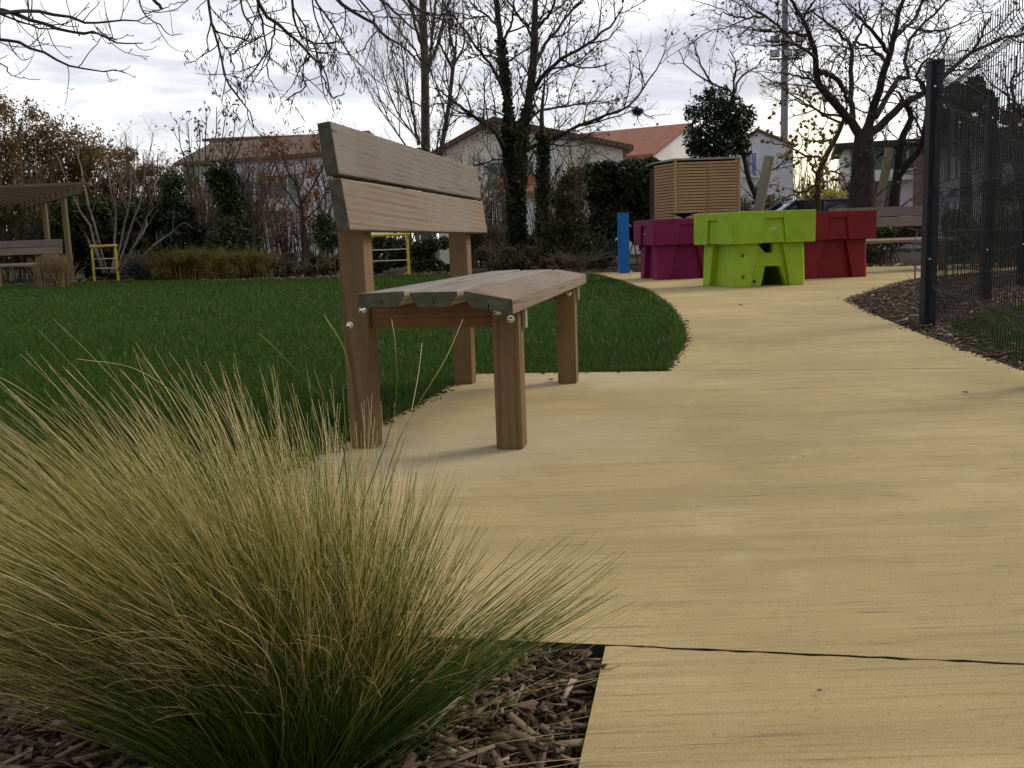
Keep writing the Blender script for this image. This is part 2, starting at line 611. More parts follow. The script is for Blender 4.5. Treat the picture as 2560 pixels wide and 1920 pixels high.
MAT['bark_dark'] = mat_plain('dark bark', (0.040, 0.030, 0.022), 0.95, 0.5, 9, bmp=0.8, bscale=30)
MAT['bark_grey'] = mat_plain('grey bark', (0.085, 0.072, 0.055), 0.95, 0.4, 7, bmp=0.8, bscale=30)
MAT['bark_moss'] = mat_plain('mossy bark', (0.038, 0.036, 0.018), 0.95, 0.5, 5, bmp=0.8, bscale=30)
MAT['bark_twig'] = mat_plain('twig bark', (0.042, 0.033, 0.027), 0.9, 0.3, 4)
MAT['bark_brown'] = mat_plain('brown twig bark', (0.14, 0.10, 0.068), 0.9, 0.3, 4)
MAT['bark_pale'] = mat_plain('pale stem bark', (0.17, 0.15, 0.13), 0.9, 0.3, 4)
MAT['bark_orange'] = mat_plain('lichened orange bark', (0.12, 0.06, 0.025), 0.9, 0.5, 8)
MAT['ivy'] = mat_leaf('ivy leaves', [(0.018, 0.032, 0.010), (0.035, 0.054, 0.016), (0.058, 0.080, 0.024)], 0.45, 0.1, 0.35)
MAT['evergreen'] = mat_leaf('dark evergreen leaves', [(0.015, 0.024, 0.008), (0.030, 0.042, 0.013), (0.050, 0.064, 0.020), (0.075, 0.080, 0.027)], 0.5, 0.1, 0.3)
MAT['laurel'] = mat_leaf('laurel leaves', [(0.014, 0.024, 0.008), (0.024, 0.040, 0.013), (0.045, 0.065, 0.022)], 0.35, 0.15, 0.45)
MAT['brownleaf'] = mat_leaf('olive brown leaves', [(0.10, 0.062, 0.02), (0.18, 0.115, 0.04), (0.135, 0.11, 0.036), (0.24, 0.155, 0.055)], 0.6, 0.35)
MAT['orangeleaf'] = mat_leaf('orange autumn leaves', [(0.16, 0.055, 0.014), (0.24, 0.09, 0.022), (0.14, 0.075, 0.02)], 0.6, 0.35)
MAT['yellowleaf'] = mat_leaf('yellow autumn leaves', [(0.30, 0.20, 0.05), (0.42, 0.32, 0.08), (0.20, 0.17, 0.04), (0.34, 0.16, 0.05)], 0.6, 0.5)
MAT['goldleaf'] = mat_leaf('yellow green leaves', [(0.32, 0.28, 0.05), (0.5, 0.42, 0.08), (0.22, 0.22, 0.05)], 0.6, 0.55)
MAT['dogwood'] = mat_leaf('yellow green shrub stems', [(0.16, 0.165, 0.025), (0.25, 0.22, 0.045), (0.20, 0.13, 0.04), (0.12, 0.13, 0.025)], 0.6, 0.25)
MAT['mixshrub'] = mat_leaf('dull green shrub leaves', [(0.042, 0.055, 0.02), (0.075, 0.083, 0.033), (0.115, 0.09, 0.042), (0.058, 0.068, 0.036)], 0.6, 0.2)
MAT['greyshrub'] = mat_leaf('grey green leaves', [(0.055, 0.065, 0.05), (0.08, 0.09, 0.07), (0.04, 0.05, 0.035)], 0.7, 0.2)
MAT['keys'] = mat_leaf('dry ash keys', [(0.045, 0.03, 0.018), (0.08, 0.055, 0.03), (0.03, 0.022, 0.015)], 0.8, 0.2)
MAT['drygrass'] = mat_leaf('dry tan grass', [(0.34, 0.23, 0.12), (0.46, 0.33, 0.19), (0.26, 0.18, 0.09)], 0.8, 0.3)

MAT['green'] = mat_plain('lime green plastic', (0.28, 0.445, 0.012), 0.5, 0.13, 7, spec=0.35, bmp=0.08, bscale=160)
MAT['purple'] = mat_plain('magenta plastic', (0.18, 0.009, 0.066), 0.52, 0.16, 7, spec=0.25, bmp=0.08, bscale=160)
MAT['red'] = mat_plain('red plastic', (0.20, 0.011, 0.014), 0.52, 0.16, 7, spec=0.25, bmp=0.08, bscale=160)
MAT['black'] = mat_plain('matt black', (0.012, 0.012, 0.012), 0.6, 0.2)
MAT['white'] = mat_plain('white print', (0.8, 0.8, 0.78), 0.6, 0.02)
MAT['blue'] = mat_plain('blue paint', (0.004, 0.12, 0.42), 0.45, 0.08, 3, spec=0.3)
MAT['fence'] = mat_plain('anthracite coated steel', (0.010, 0.011, 0.013), 0.55, 0.15, 6, spec=0.25)
MAT['yellow'] = mat_plain('yellow paint', (0.72, 0.46, 0.012), 0.35, 0.08, 6)
MAT['rung'] = mat_plain('light steel rung', (0.6, 0.56, 0.42), 0.4, 0.05, 6)
MAT['concrete'] = mat_plain('grey footing', (0.3, 0.29, 0.27), 0.9, 0.2, 9)


def mat_wall(name, c, dirt=0.35):
    m, nt, b = new_mat(name)
    v = coords(nt, (1, 1, 0.35))
    f = noise(nt, v, 0.9, 6, 0.6)
    g = noise(nt, coords(nt), 40, 3)
    col = ramp(nt, f, [(0.3, tuple(x * (1 - dirt) for x in c)), (0.6, c)])
    nt.links.new(col, b.inputs['Base Color'])
    b.inputs['Roughness'].default_value = 0.9
    bump(nt, b, g, 0.3, 0.01)
    return m


def mat_roof(name, c0, c1, axis=0, scale=9.0):
    m, nt, b = new_mat(name)
    v = coords(nt)
    w = N(nt, 'ShaderNodeTexWave', bands_direction='XYZ'[axis])
    w.inputs['Scale'].default_value = scale / 6.283
    w.inputs['Distortion'].default_value = 0.4
    nt.links.new(v, w.inputs['Vector'])
    f = noise(nt, v, 3.5, 6, 0.7)
    col = ramp(nt, f, [(0.25, c0), (0.7, c1)])
    col = mixc(nt, ramp(nt, w.outputs['Fac'], [(0.0, (0.5, 0.5, 0.5)), (0.35, (0, 0, 0))]), col, tuple(x * 0.35 for x in c0))
    nt.links.new(col, b.inputs['Base Color'])
    b.inputs['Roughness'].default_value = 0.85
    bump(nt, b, w.outputs['Fac'], 0.6, 0.06)
    return m


MAT['wall_white'] = mat_wall('white render', (0.82, 0.81, 0.79), 0.2)
MAT['wall_cream'] = mat_wall('cream render', (0.86, 0.80, 0.71), 0.18)
MAT['wall_grey'] = mat_wall('grey white render', (0.74, 0.73, 0.74), 0.25)
MAT['roof'] = mat_roof('terracotta tiles', (0.20, 0.075, 0.04), (0.40, 0.165, 0.085))
MAT['roof_brown'] = mat_roof('brown terracotta tiles', (0.12, 0.072, 0.044), (0.22, 0.135, 0.082))
MAT['roof_dark'] = mat_plain('dark roofing', (0.03, 0.028, 0.026), 0.8, 0.3)
MAT['glass'] = mat_plain('dark window glass', (0.02, 0.024, 0.03), 0.1, 0.2)
MAT['shutter'] = mat_plain('faded green shutter', (0.16, 0.21, 0.17), 0.6, 0.1)
MAT['lilac'] = mat_plain('lilac shutter', (0.22, 0.22, 0.42), 0.6, 0.1)
MAT['panel_green'] = mat_plain('green facade panel', (0.075, 0.16, 0.10), 0.6, 0.2, 2)
MAT['brick'] = mat_plain('tan brick', (0.26, 0.19, 0.14), 0.9, 0.3, 14, bmp=0.3)
MAT['car_blue'] = mat_plain('blue car paint', (0.012, 0.028, 0.09), 0.2, 0.05)
MAT['rubber'] = mat_plain('tyre rubber', (0.015, 0.015, 0.015), 0.8, 0.2)
MAT['alloy'] = mat_plain('alloy rim', (0.5, 0.5, 0.52), 0.35, 0.05, metal=0.8)
MAT['galv'] = mat_plain('galvanised pole', (0.21, 0.205, 0.235), 0.6, 0.12)
MAT['lamp_glass'] = mat_plain('lamp glass', (0.35, 0.36, 0.38), 0.2, 0.1)
MAT['redlight'] = mat_plain('red reflector', (0.4, 0.01, 0.01), 0.3, 0.1)
MAT['twignest'] = mat_plain('nest twigs', (0.02, 0.014, 0.01), 0.95, 0.4)

# ------------------------------------------------------------------ world and sun
SUN_AZ = rad(62)      # to the right of the view, low behind cloud
SUN_EL = rad(34)


def make_world():
    w = bpy.data.worlds.new('World')
    scene.world = w
    w.use_nodes = True
    nt = w.node_tree
    bg = nt.nodes['Background']
    sky = N(nt, 'ShaderNodeTexSky', sky_type='NISHITA')
    sky.sun_disc = False
    sky.sun_elevation = SUN_EL
    sky.sun_rotation = SUN_AZ
    tc = nt.nodes.new('ShaderNodeTexCoord')
    sep = nt.nodes.new('ShaderNodeSeparateXYZ')
    nt.links.new(tc.outputs['Generated'], sep.inputs[0])
    zz = N(nt, 'ShaderNodeMath', operation='MAXIMUM')
    nt.links.new(sep.outputs['Z'], zz.inputs[0])
    zz.inputs[1].default_value = 0.0
    za = N(nt, 'ShaderNodeMath', operation='ADD')
    nt.links.new(zz.outputs[0], za.inputs[0])
    za.inputs[1].default_value = 0.10
    dx = N(nt, 'ShaderNodeMath', operation='DIVIDE')
    dy = N(nt, 'ShaderNodeMath', operation='DIVIDE')
    for d, s in ((dx, 'X'), (dy, 'Y')):
        nt.links.new(sep.outputs[s], d.inputs[0])
        nt.links.new(za.outputs[0], d.inputs[1])
    cmb = nt.nodes.new('ShaderNodeCombineXYZ')
    nt.links.new(dx.outputs[0], cmb.inputs[0])
    nt.links.new(dy.outputs[0], cmb.inputs[1])
    n1 = noise(nt, cmb.outputs[0], 0.95, 8, 0.56, 0.35)
    cl = ramp(nt, n1, [(0.37, (0.42, 0.43, 0.51)), (0.45, (0.54, 0.55, 0.63)), (0.52, (0.73, 0.74, 0.79)), (0.585, (1.06, 1.06, 1.07)), (0.68, (0.68, 0.69, 0.75))])
    # the cloud sheet thins and brightens towards the horizon
    hz = ramp(nt, zz.outputs[0], [(0.0, (1, 1, 1)), (0.07, (0.8, 0.8, 0.8)), (0.15, (0.15, 0.15, 0.15)), (0.3, (0, 0, 0))])
    cl = mixc(nt, hz, cl, (1.10, 1.09, 1.06))
    # glow of the hidden sun low to the right
    gd = Vector((math.sin(rad(17)), math.cos(rad(17)), 0.05)).normalized()
    dt = N(nt, 'ShaderNodeVectorMath', operation='DOT_PRODUCT')
    nt.links.new(tc.outputs['Generated'], dt.inputs[0])
    dt.inputs[1].default_value = gd
    gl = ramp(nt, dt.outputs['Value'], [(0.9955, (0, 0, 0)), (0.9998, (0.8, 0.8, 0.8))])
    cl = mixc(nt, gl, cl, (1.3, 1.15, 0.75))
    # sky dimmed overhead and behind the camera, added to darken camera-facing sides
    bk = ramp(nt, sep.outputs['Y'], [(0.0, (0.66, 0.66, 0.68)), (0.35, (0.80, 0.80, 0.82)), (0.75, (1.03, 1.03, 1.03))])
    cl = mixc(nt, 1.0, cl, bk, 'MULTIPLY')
    sc = N(nt, 'ShaderNodeVectorMath', operation='SCALE')
    nt.links.new(cl, sc.inputs[0])
    sc.inputs['Scale'].default_value = 8.8
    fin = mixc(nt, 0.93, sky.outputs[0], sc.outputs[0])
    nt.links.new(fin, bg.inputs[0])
    bg.inputs[1].default_value = 0.1
    return w


make_world()
sl = bpy.data.lights.new('sun', 'SUN')
sl.energy = 1.7
sl.angle = rad(24)
sl.color = (1.0, 0.90, 0.74)
so = bpy.data.objects.new('sun', sl)
COL.objects.link(so)
sd = Vector((math.sin(SUN_AZ) * math.cos(SUN_EL), math.cos(SUN_AZ) * math.cos(SUN_EL), math.sin(SUN_EL)))
so.rotation_euler = sd.to_track_quat('Z', 'Y').to_euler()
scene.view_settings.view_transform = 'Standard'
scene.view_settings.look = 'None'
scene.view_settings.exposure = 0.42
scene.view_settings.gamma = 1.0
scene.cycles.max_bounces = 6
scene.cycles.diffuse_bounces = 3
scene.cycles.glossy_bounces = 2

# ------------------------------------------------------------------ ground


def inside(poly, x, y):
    poly = np.asarray(poly)
    c = np.zeros(len(x), bool)
    j = len(poly) - 1
    for i in range(len(poly)):
        xi, yi = poly[i][:2]
        xj, yj = poly[j][:2]
        hit = ((yi > y) != (yj > y)) & (x < (xj - xi) * (y - yi) / (yj - yi + 1e-12) + xi)
        c ^= hit
        j = i
    return c


def sheet(name, poly, z, mat, jag=0.0):
    bm = bmesh.new()
    f = bm.faces.new([bm.verts.new((p[0], p[1], z)) for p in poly])
    if f.normal.z < 0:
        f.normal_flip()
    bmesh.ops.triangulate(bm, faces=bm.faces)
    me = bpy.data.meshes.new(name)
    bm.to_mesh(me)
    bm.free()
    o = link(name, me, mat)
    return tag(o, kind='structure')


def smooth_curve(pts, n):
    return [tuple(p) for p in resample(np.array([(a, b, 0) for a, b in pts]), n)[:, :2]]


gm = MB()
gm.add([(-900, -300, -0.13), (900, -300, -0.13), (900, 1500, -0.13), (-900, 1500, -0.13)], [(0, 1, 2, 3)])
tag(gm.build('ground', MAT['ground']), kind='structure')

JS = -0.19            # the joints run square to the path
YW = 0.1946
lawn_edge = smooth_curve([(-0.92, 1.60), (-0.78, 2.15), (-0.62, 2.73), (-0.41, 3.59), (-0.19, 4.55)], 22)
lawn_right = smooth_curve([(0.73, 4.42), (1.05, 5.7), (1.29, 7.22), (1.50, 9.2), (1.63, 11.4), (1.66, 13.6), (1.60, 15.8), (1.45, 17.9), (1.05, 19.6)], 40)
lawn_far = [(-0.4, 20.6), (-1.4, 21.0), (-3.0, 21.1), (-4.7, 21.2), (-7.2, 22.6), (-9.9, 24.3), (-13.6, 25.5), (-24, 27)]
lawn_poly = lawn_edge + lawn_right + lawn_far + [(-24, 2.2), (-3, 1.9)]
bed_right = smooth_curve([(2.21, 4.04), (2.44, 5.52), (2.76, 7.24), (3.02, 8.32), (3.13, 8.66), (3.33, 9.12), (4.12, 10.47), (5.29, 12.17), (7.2, 13.5), (10.5, 14.6)], 40)
far_edge = [(10.5, 16.0), (7.6, 16.2), (6.6, 16.35), (4.6, 17.0), (3.0, 17.6), (2.1, 18.05), (1.5, 18.7), (1.05, 19.6)]


def jy(x, x0, y0):
    return y0 + JS * (x - x0)


rngp = np.random.default_rng(5)


def slab(name, poly, z0=-0.16, z1=0.0):
    b = MB()
    b.prism(poly, lambda u, v, d: (u, v, d), z0, z1, 1, None)
    b.mi[-len(poly) - 2:] = [1, 0] + [1] * len(poly)
    o = b.build(name, [MAT['path'], MAT['path_side']])
    bm = bmesh.new()
    bm.from_mesh(o.data)
    bmesh.ops.triangulate(bm, faces=[f for f in bm.faces if len(f.verts) > 4])
    bm.to_mesh(o.data)
    bm.free()
    return tag(o, kind='structure')


def ragged(p, q, n, amp):
    out = []
    for i in range(n + 1):
        t = i / n
        out.append((p[0] + (q[0] - p[0]) * t, p[1] + (q[1] - p[1]) * t + (rngp.normal() * amp if 0 < i < n else 0)))
    return out


g = 0.0032
jx0, jy0 = 0.13, 1.388
slab('path', [(-0.62, -2.4), (1.0, -2.4), (1.62, 1.105 + 0)] + ragged((1.62, jy(1.62, jx0, jy0) - g), (jx0, jy0 - g), 60, 0.0016))
lawn_l = [(p[0], p[1]) for p in lawn_edge]
slab('path', ragged((jx0, jy0 + g), (1.66, jy(1.66, jx0, jy0) + g), 60, 0.0016) + [(2.05, 3.0), (2.20, 3.98), (2.215, jy(2.215, 0.73, 4.405))] +
     ragged((2.20, jy(2.20, 0.73, 4.405)), (0.73, 4.405), 30, 0.0012)[1:] + [(0.30, 4.48), (-0.19, 4.55)] + lawn_l[::-1] + [(-3.0, 1.90), (-3.0, 1.98 - 0.02), (-3.0, jy(-3.0, jx0, jy0))])
slab('path', [(0.73, 4.413)] + ragged((0.74, jy(0.74, 0.73, 4.412)), (2.215, jy(2.215, 0.73, 4.412)), 20, 0.0012) + bed_right[1:] + far_edge + lawn_right[::-1][1:-1])

sheet('lawn', [(p[0], p[1]) for p in lawn_poly], -0.022, MAT['lawn'])
near_bed = [(-4, -2.4), (-0.4, -2.4), (0.2, 1.40), (-4, 2.25)]
sheet('planting_bed', near_bed, -0.026, MAT['soil'])
right_bed = [(2.1, 3.5)] + bed_right + [(10.5, 14.4), (9, 12.5), (2.84 + 1.66 * 2.6, 6.34 + 2.38 * 2.6), (2.86, 6.36), (2.2, 3.7)]
sheet('planting_bed', [(2.0, 2.5)] + [(p[0] - 0.02, p[1] + 0.03) for p in bed_right] + [(11, 14.2), (9.2, 13.4), (2.98, 6.2), (2.28, 3.0)], -0.035, MAT['soil'])
sheet('planting_bed', [(p[0], p[1] - 0.02) for p in lawn_far] [::-1] + [(1.05, 19.5)] + [(p[0], p[1] - 0.02) for p in far_edge[::-1]] + [(14, 16.0), (14, 26), (0, 29), (-26, 34)], -0.03, MAT['soil'])
sheet('turf', [(2.05, 3.0), (2.80, 6.15), (9.1, 13.45), (12, 13.4), (12, 3.0)], -0.031, MAT['lawn'])


# ------------------------------------------------------------------ grass blades
def blades(name, rng, X, Y, z, h, w, lean=0.45):
    n = len(X)
    az = rng.uniform(0, 2 * pi, n)
    hh = h * rng.uniform(0.55, 1.15, n)
    ww = w * rng.uniform(0.7, 1.3, n)
    ln = np.abs(rng.normal(0, lean, n))
    dx, dy = np.cos(az), np.sin(az)
    tz = rng.uniform(0, 2 * pi, n)
    wx, wy = np.cos(tz) * ww / 2, np.sin(tz) * ww / 2
    zz = np.full(n, 0.0) + z
    b = np.stack([X, Y, zz], 1)
    mid = b + np.stack([dx * ln * hh * 0.3, dy * ln * hh * 0.3, hh * 0.6], 1)
    tip = b + np.stack([dx * ln * hh * 0.95, dy * ln * hh * 0.95, hh * (1 - 0.25 * np.minimum(ln, 1))], 1)
    s = np.stack([wx, wy, zz * 0], 1)
    V = np.stack([b - s, b + s, mid + s * 0.8, mid - s * 0.8, tip], 1).reshape(-1, 3)
    i = np.arange(n)[:, None] * 5
    return np_mesh(name, V, [i + np.array([0, 1, 2, 3]), i + np.array([3, 2, 4])], smooth=False)


rng = np.random.default_rng(11)
GX, GY, GH, GW = [], [], [], []
for y0, y1, dens, h, w in ((1.6, 3.4, 9000, 0.058, 0.0028), (3.4, 5.5, 8500, 0.058, 0.003), (5.5, 9, 3600, 0.060, 0.0042), (9, 14, 1500, 0.062, 0.007), (14, 27, 560, 0.062, 0.013)):
    x0 = -0.60 * y1 - 0.4
    x1 = 1.8
    n = int((x1 - x0) * (y1 - y0) * dens)
    X = rng.uniform(x0, x1, n)
    Y = rng.uniform(y0, y1, n)
    m = inside(lawn_poly, X, Y) & (X > -0.58 * Y - 0.3)
    GX.append(X[m]); GY.append(Y[m]); GH.append(np.full(m.sum(), h)); GW.append(np.full(m.sum(), w))
# a denser, longer fringe along the edges of the lawn
ed = np.array(lawn_edge + lawn_right)
for i in range(len(ed) - 1):
    p, q = ed[i], ed[i + 1]
    L = np.linalg.norm(q - p)
    n = int(L * (900 if p[1] < 6 else 420))
    t = rng.uniform(0, 1, n)
    nrm = np.array([-(q - p)[1], (q - p)[0]]) / L
    o = np.abs(rng.normal(0, 0.035, n)) - 0.012 * rng.uniform(0, 1, n)
    GX.append(p[0] + (q - p)[0] * t + nrm[0] * o); GY.append(p[1] + (q - p)[1] * t + nrm[1] * o)
    GH.append(rng.uniform(0.055, 0.085, n)); GW.append(np.full(n, 0.003 if p[1] < 6 else 0.006))
GX, GY, GH, GW = map(np.concatenate, (GX, GY, GH, GW))
patch = 0.84 + 0.22 * (np.random.default_rng(8).random(len(GX)) ** 3) + 0.12 * np.sin(GX * 1.7 + np.sin(GY * 1.1)) + 0.1 * np.sin(GY * 2.3 + GX)
o = link('lawn_grass', blades('lawn_grass', rng, GX, GY, -0.022, GH * patch, GW), MAT['blade'])
tag(o, 'dense short dark green mown grass of the lawn beside the sandy path', 'grass', kind='stuff')

n = 60000
X = rng.uniform(2.0, 9, n); Y = rng.uniform(3.2, 11.5, n)
m = inside([(2.12, 3.2), (2.84, 6.1), (3.2, 6.6), (8.2, 12.0), (9, 11.5), (9, 3)], X, Y)
o = link('turf_grass', blades('turf_grass', rng, X[m], Y[m], -0.031, np.full(m.sum(), 0.085), np.full(m.sum(), 0.006), 0.7), MAT['roughblade'])
tag(o, 'rough green grass strewn with dead leaves inside the dark wire fence', 'grass', kind='stuff')


# ------------------------------------------------------------------ bark mulch
def chips(name, rng, X, Y, z, L, W, T, tilt=0.28):
    n = len(X)
    az = rng.uniform(0, 2 * pi, n)
    a = np.stack([np.cos(az), np.sin(az), rng.normal(0, tilt, n)], 1)
    a = unit(a)
    up = unit(np.stack([rng.normal(0, tilt, n), rng.normal(0, tilt, n), np.ones(n)], 1))
    b = unit(np.cross(up, a))
    c = np.cross(a, b)
    C = np.stack([X, Y, z], 1)
    V = []
    for sx, sy, sz in ((-1, -1, -1), (1, -.55, -1), (1, .5, -1), (-1, 1, -1), (-1, -1, 1), (1, -.55, 1), (1, .5, 1), (-1, 1, 1)):
        V.append(C + a * (L * sx / 2)[:, None] + b * (W * sy / 2)[:, None] + c * (T * sz / 2)[:, None])
    V = np.stack(V, 1).reshape(-1, 3)
    i = np.arange(n)[:, None] * 8
    F = [i + np.array(f) for f in ((0, 3, 2, 1), (4, 5, 6, 7), (0, 1, 5, 4), (1, 2, 6, 5), (2, 3, 7, 6), (3, 0, 4, 7))]
    return np_mesh(name, V, [np.concatenate(F)], smooth=False)


rng = np.random.default_rng(3)
n = 21000
X = rng.uniform(-1.5, 0.2, n); Y = rng.uniform(0.72, 1.72, n)
m = inside([(-2, 0.3), (-0.02, 0.6), (0.122, 1.380), (-2, 1.784)], X, Y)
X, Y = X[m], Y[m]
n = len(X)
L = rng.lognormal(math.log(0.020), 0.75, n).clip(0.004, 0.09)
W = L * rng.uniform(0.10, 0.50, n)
o = link('bark_mulch', chips('bark_mulch', rng, X, Y, -0.026 + rng.uniform(0, 0.022, n), L, W.clip(0.0015, 0.012), rng.uniform(0.0006, 0.0020, n), 0.26), MAT['chip'])
tag(o, 'coarse brown and grey bark mulch around the big feathery grass clump', 'mulch', kind='stuff')
fib = []
for i in range(320):
    x, y = rng.uniform(-1.0, 0.1), rng.uniform(0.8, 1.45)
    if not inside([(-2, 0.3), (-0.0, 0.6), (0.10, 1.35), (-2, 1.7)], np.array([x]), np.array([y]))[0]:
        continue
    a = rng.uniform(0, 6.28); l_ = rng.uniform(.02, .11)
    p = np.array([x, y, -0.008 + rng.uniform(0, .012)])
    pts = [p]
    for q in range(5):
        a += rng.normal(0, .28)
        pts.append(pts[-1] + np.array([math.cos(a), math.sin(a), rng.normal(0, .12)]) * l_ / 5)
    fib.append((np.array(pts), np.linspace(rng.uniform(.0006, .0020), .0005, 6)))
o = link('mulch_fibres', tubes_mesh('mulch_fibres', fib, 4), MAT['chip'])
tag(o, 'thin stringy bark fibres strewn over the mulch around the grass clump', 'mulch', kind='stuff')
n = 26000
X = rng.uniform(2.0, 8, n); Y = rng.uniform(3.4, 13.4, n)
m = inside([(p[0] + 0.02, p[1] - 0.02) for p in bed_right] + [(9, 13.2), (3.0, 6.2), (2.28, 3.2)], X, Y)
X, Y = X[m], Y[m]
n = len(X)
L = rng.lognormal(math.log(0.03), 0.5, n).clip(0.01, 0.1)
o = link('bark_mulch', chips('bark_mulch', rng, X, Y, -0.035 + rng.uniform(0, 0.03, n), L, L * rng.uniform(0.15, 0.45, n), rng.uniform(0.003, 0.008, n)), MAT['chip'])
tag(o, 'brown bark mulch in the pointed bed at the foot of the dark fence', 'mulch', kind='stuff')
n = 16000
X = rng.uniform(-14, 11, n); Y = rng.uniform(16, 27, n)
edge_y = np.interp(X, [-24, -13.6, -9.9, -7.2, -4.7, -1.4, 1.05, 2.1, 4.6, 7.6, 10.5], [27, 25.5, 24.3, 22.6, 21.2, 21, 19.6, 18.05, 17.0, 16.2, 16])
m = (Y > edge_y) & (Y < edge_y + 1.6)
X, Y = X[m], Y[m]
n = len(X)
L = rng.lognormal(math.log(0.07), 0.5, n).clip(0.02, 0.2)
o = link('bark_mulch', chips('bark_mulch', rng, X, Y, -0.03 + rng.uniform(0, 0.04, n), L, L * rng.uniform(0.2, 0.6, n), rng.uniform(0.006, 0.02, n)), MAT['chip'])
tag(o, 'dark leaf litter and mulch of the long bed behind the lawn', 'mulch', kind='stuff')

rng = np.random.default_rng(31)
CX, CY = [], []
for line, n, sgn in ((np.array(lawn_edge + [(0.30, 4.48)] + lawn_right), 1500, 1), (np.array(bed_right), 700, -1)):
    for _ in range(n):
        i = rng.integers(0, len(line) - 1)
        t = rng.uniform()
        p, q = line[i], line[i + 1]
        d = (q - p) / (np.linalg.norm(q - p) + 1e-9)
        o_ = -abs(rng.normal(0, .022)) * sgn
        CX.append(p[0] + (q - p)[0] * t - d[1] * o_); CY.append(p[1] + (q - p)[1] * t + d[0] * o_)
CX, CY = np.array(CX), np.array(CY)
L = rng.lognormal(math.log(.010), .5, len(CX)).clip(.004, .03)
o = link('soil_crumbs', chips('soil_crumbs', rng, CX, CY, .0015 + L * .08, L, L * rng.uniform(.3, .7, len(CX)), L * .22, .15), MAT['chip'])
tag(o, 'crumbs of soil and bark spilt over the edges of the sandy path', 'soil', kind='stuff')

# ------------------------------------------------------------------ bench
def plank_obj(name, poly, y0, y1, parent, n_mat=('plank', 'plank_end'), bevel=0.006):
    b = MB()
    b.prism(poly, lambda u, v, d: (u, d, v), y0, y1, 0, 1)
    o = b.build(name, [MAT[n_mat[0]], MAT[n_mat[1]]], parent)
    bm = bmesh.new()
    bm.from_mesh(o.data)
    es = [e for e in bm.edges if len(e.link_faces) == 2 and e.calc_face_angle(0) > 0.5 and e.calc_length() > 0.03]
    bmesh.ops.bevel(bm, geom=es, offset=bevel, segments=2, profile=0.6, affect='EDGES', clamp_overlap=True, material=-1)
    bm.to_mesh(o.data)
    bm.free()
    return o


def make_bench(name, loc, rz, label, group):
    root = empty(name, loc, rz, label, 'bench', group)
    ya, yb = -0.227, 1.564
    t = 0.041
    # backrest boards lean back a little
    for (xt, zt, xb, zb) in ((-0.3816, 0.970, -0.365, 0.8262), (-0.3603, 0.8152, -0.3421, 0.6718)):
        d = np.array([xt - xb, zt - zb])
        d /= np.linalg.norm(d)
        nx = np.array([-d[1], d[0]]) * t
        poly = [(xb, zb), (xt, zt), (xt + nx[0], zt + nx[1]), (xb + nx[0], zb + nx[1])]
        plank_obj('backrest_plank', poly, ya, yb, root, ('plank_grey' if zt > .9 else 'plank', 'plank_end'))
    zs = 0.495
    for i, x0 in enumerate((-0.3315, -0.1805, -0.0258)):
        w = 0.136
        sl_ = 0.0257 if i == 2 else (0.0 if i == 1 else -0.004)
        if i == 0:
            prof = [(0, zs), (w, zs), (w, zs - .014), (w - .018, zs - t), (w / 2 + .003, zs - t), (w / 2 + .003, zs - t + .017), (w / 2 - .003, zs - t + .017), (w / 2 - .003, zs - t), (0.004, zs - t), (0, zs - t + .006)]
        elif i == 1:
            prof = [(0, zs), (w, zs), (w, zs - .014), (w - .022, zs - t), (w / 2 + .003, zs - t), (w / 2 + .003, zs - t + .017), (w / 2 - .003, zs - t + .017), (w / 2 - .003, zs - t), (.022, zs - t), (0, zs - .014)]
        else:
            prof = [(0, zs), (w, zs), (w, zs - t), (w / 2 + .003, zs - t), (w / 2 + .003, zs - t + .017), (w / 2 - .003, zs - t + .017), (w / 2 - .003, zs - t), (.018, zs - t), (0, zs - .016)]
        poly = [(x0 + u, v - sl_ * u / w) for u, v in prof]
        plank_obj('seat_plank', poly[::-1], ya, yb, root, ('plank' if i == 2 else 'seat_grey', 'plank_end'))
    lw = 0.0822
    for yl in (0.0, 1.3323):
        b = MB()
        b.prism([(-.4698, 0), (-.388, 0), (-.388, .664), (-.4255, .945), (-.4698, .945)], lambda u, v, d: (u, d, v), yl, yl + lw)
        leg = b.build('leg', MAT['leg'], root, bevel=0.005)
        for (bx, bz) in ((-0.402, .432), (-.446, .386)):
            c = MB()
            c.lathe([(0.0125, 0), (0.0125, .0015), (.0085, .0017), (.0085, .005), (.0065, .0075), (.0025, .0085)], 14)
            for i, v in enumerate(c.v):
                c.v[i] = (bx + v[0], yl - 0.0005 - v[2], bz + v[1])
            c.build('bolt', MAT['steel'], leg, smooth=True)
        b = MB()
        b.prism([(0, 0), (lw, 0), (lw, .433), (0, .449)], lambda u, v, d: (u, d, v), yl, yl + lw)
        leg = b.build('leg', MAT['leg'], root, bevel=0.006)
        for (bx, bz) in ((0.020, .421), (.060, .396)):
            c = MB()
            c.lathe([(0.0125, 0), (0.0125, .0015), (.0085, .0017), (.0085, .005), (.0065, .0075), (.0025, .0085)], 14)
            for i, v in enumerate(c.v):
                c.v[i] = (bx + v[0], yl - 0.0005 - v[2], bz + v[1])
            c.build('bolt', MAT['steel'], leg, smooth=True)
        b = MB()
        b.box(-.3865, -.0015, yl + .028, yl + .070, .372, .4515)
        b.build('bearer', MAT['beam'], root, bevel=0.003)
        b = MB()
        b.box(lw + .0015, lw + .014, yl + .045, yl + .075, .365, .436)
        b.build('cleat', MAT['stake'], root, bevel=0.002)
    return root


bench = make_bench('wooden_bench', (-0.0547, 2.8247, 0), -YW, 'large weathered timber bench at the lawn edge, its backrest end nearest the viewer', 'timber park benches')

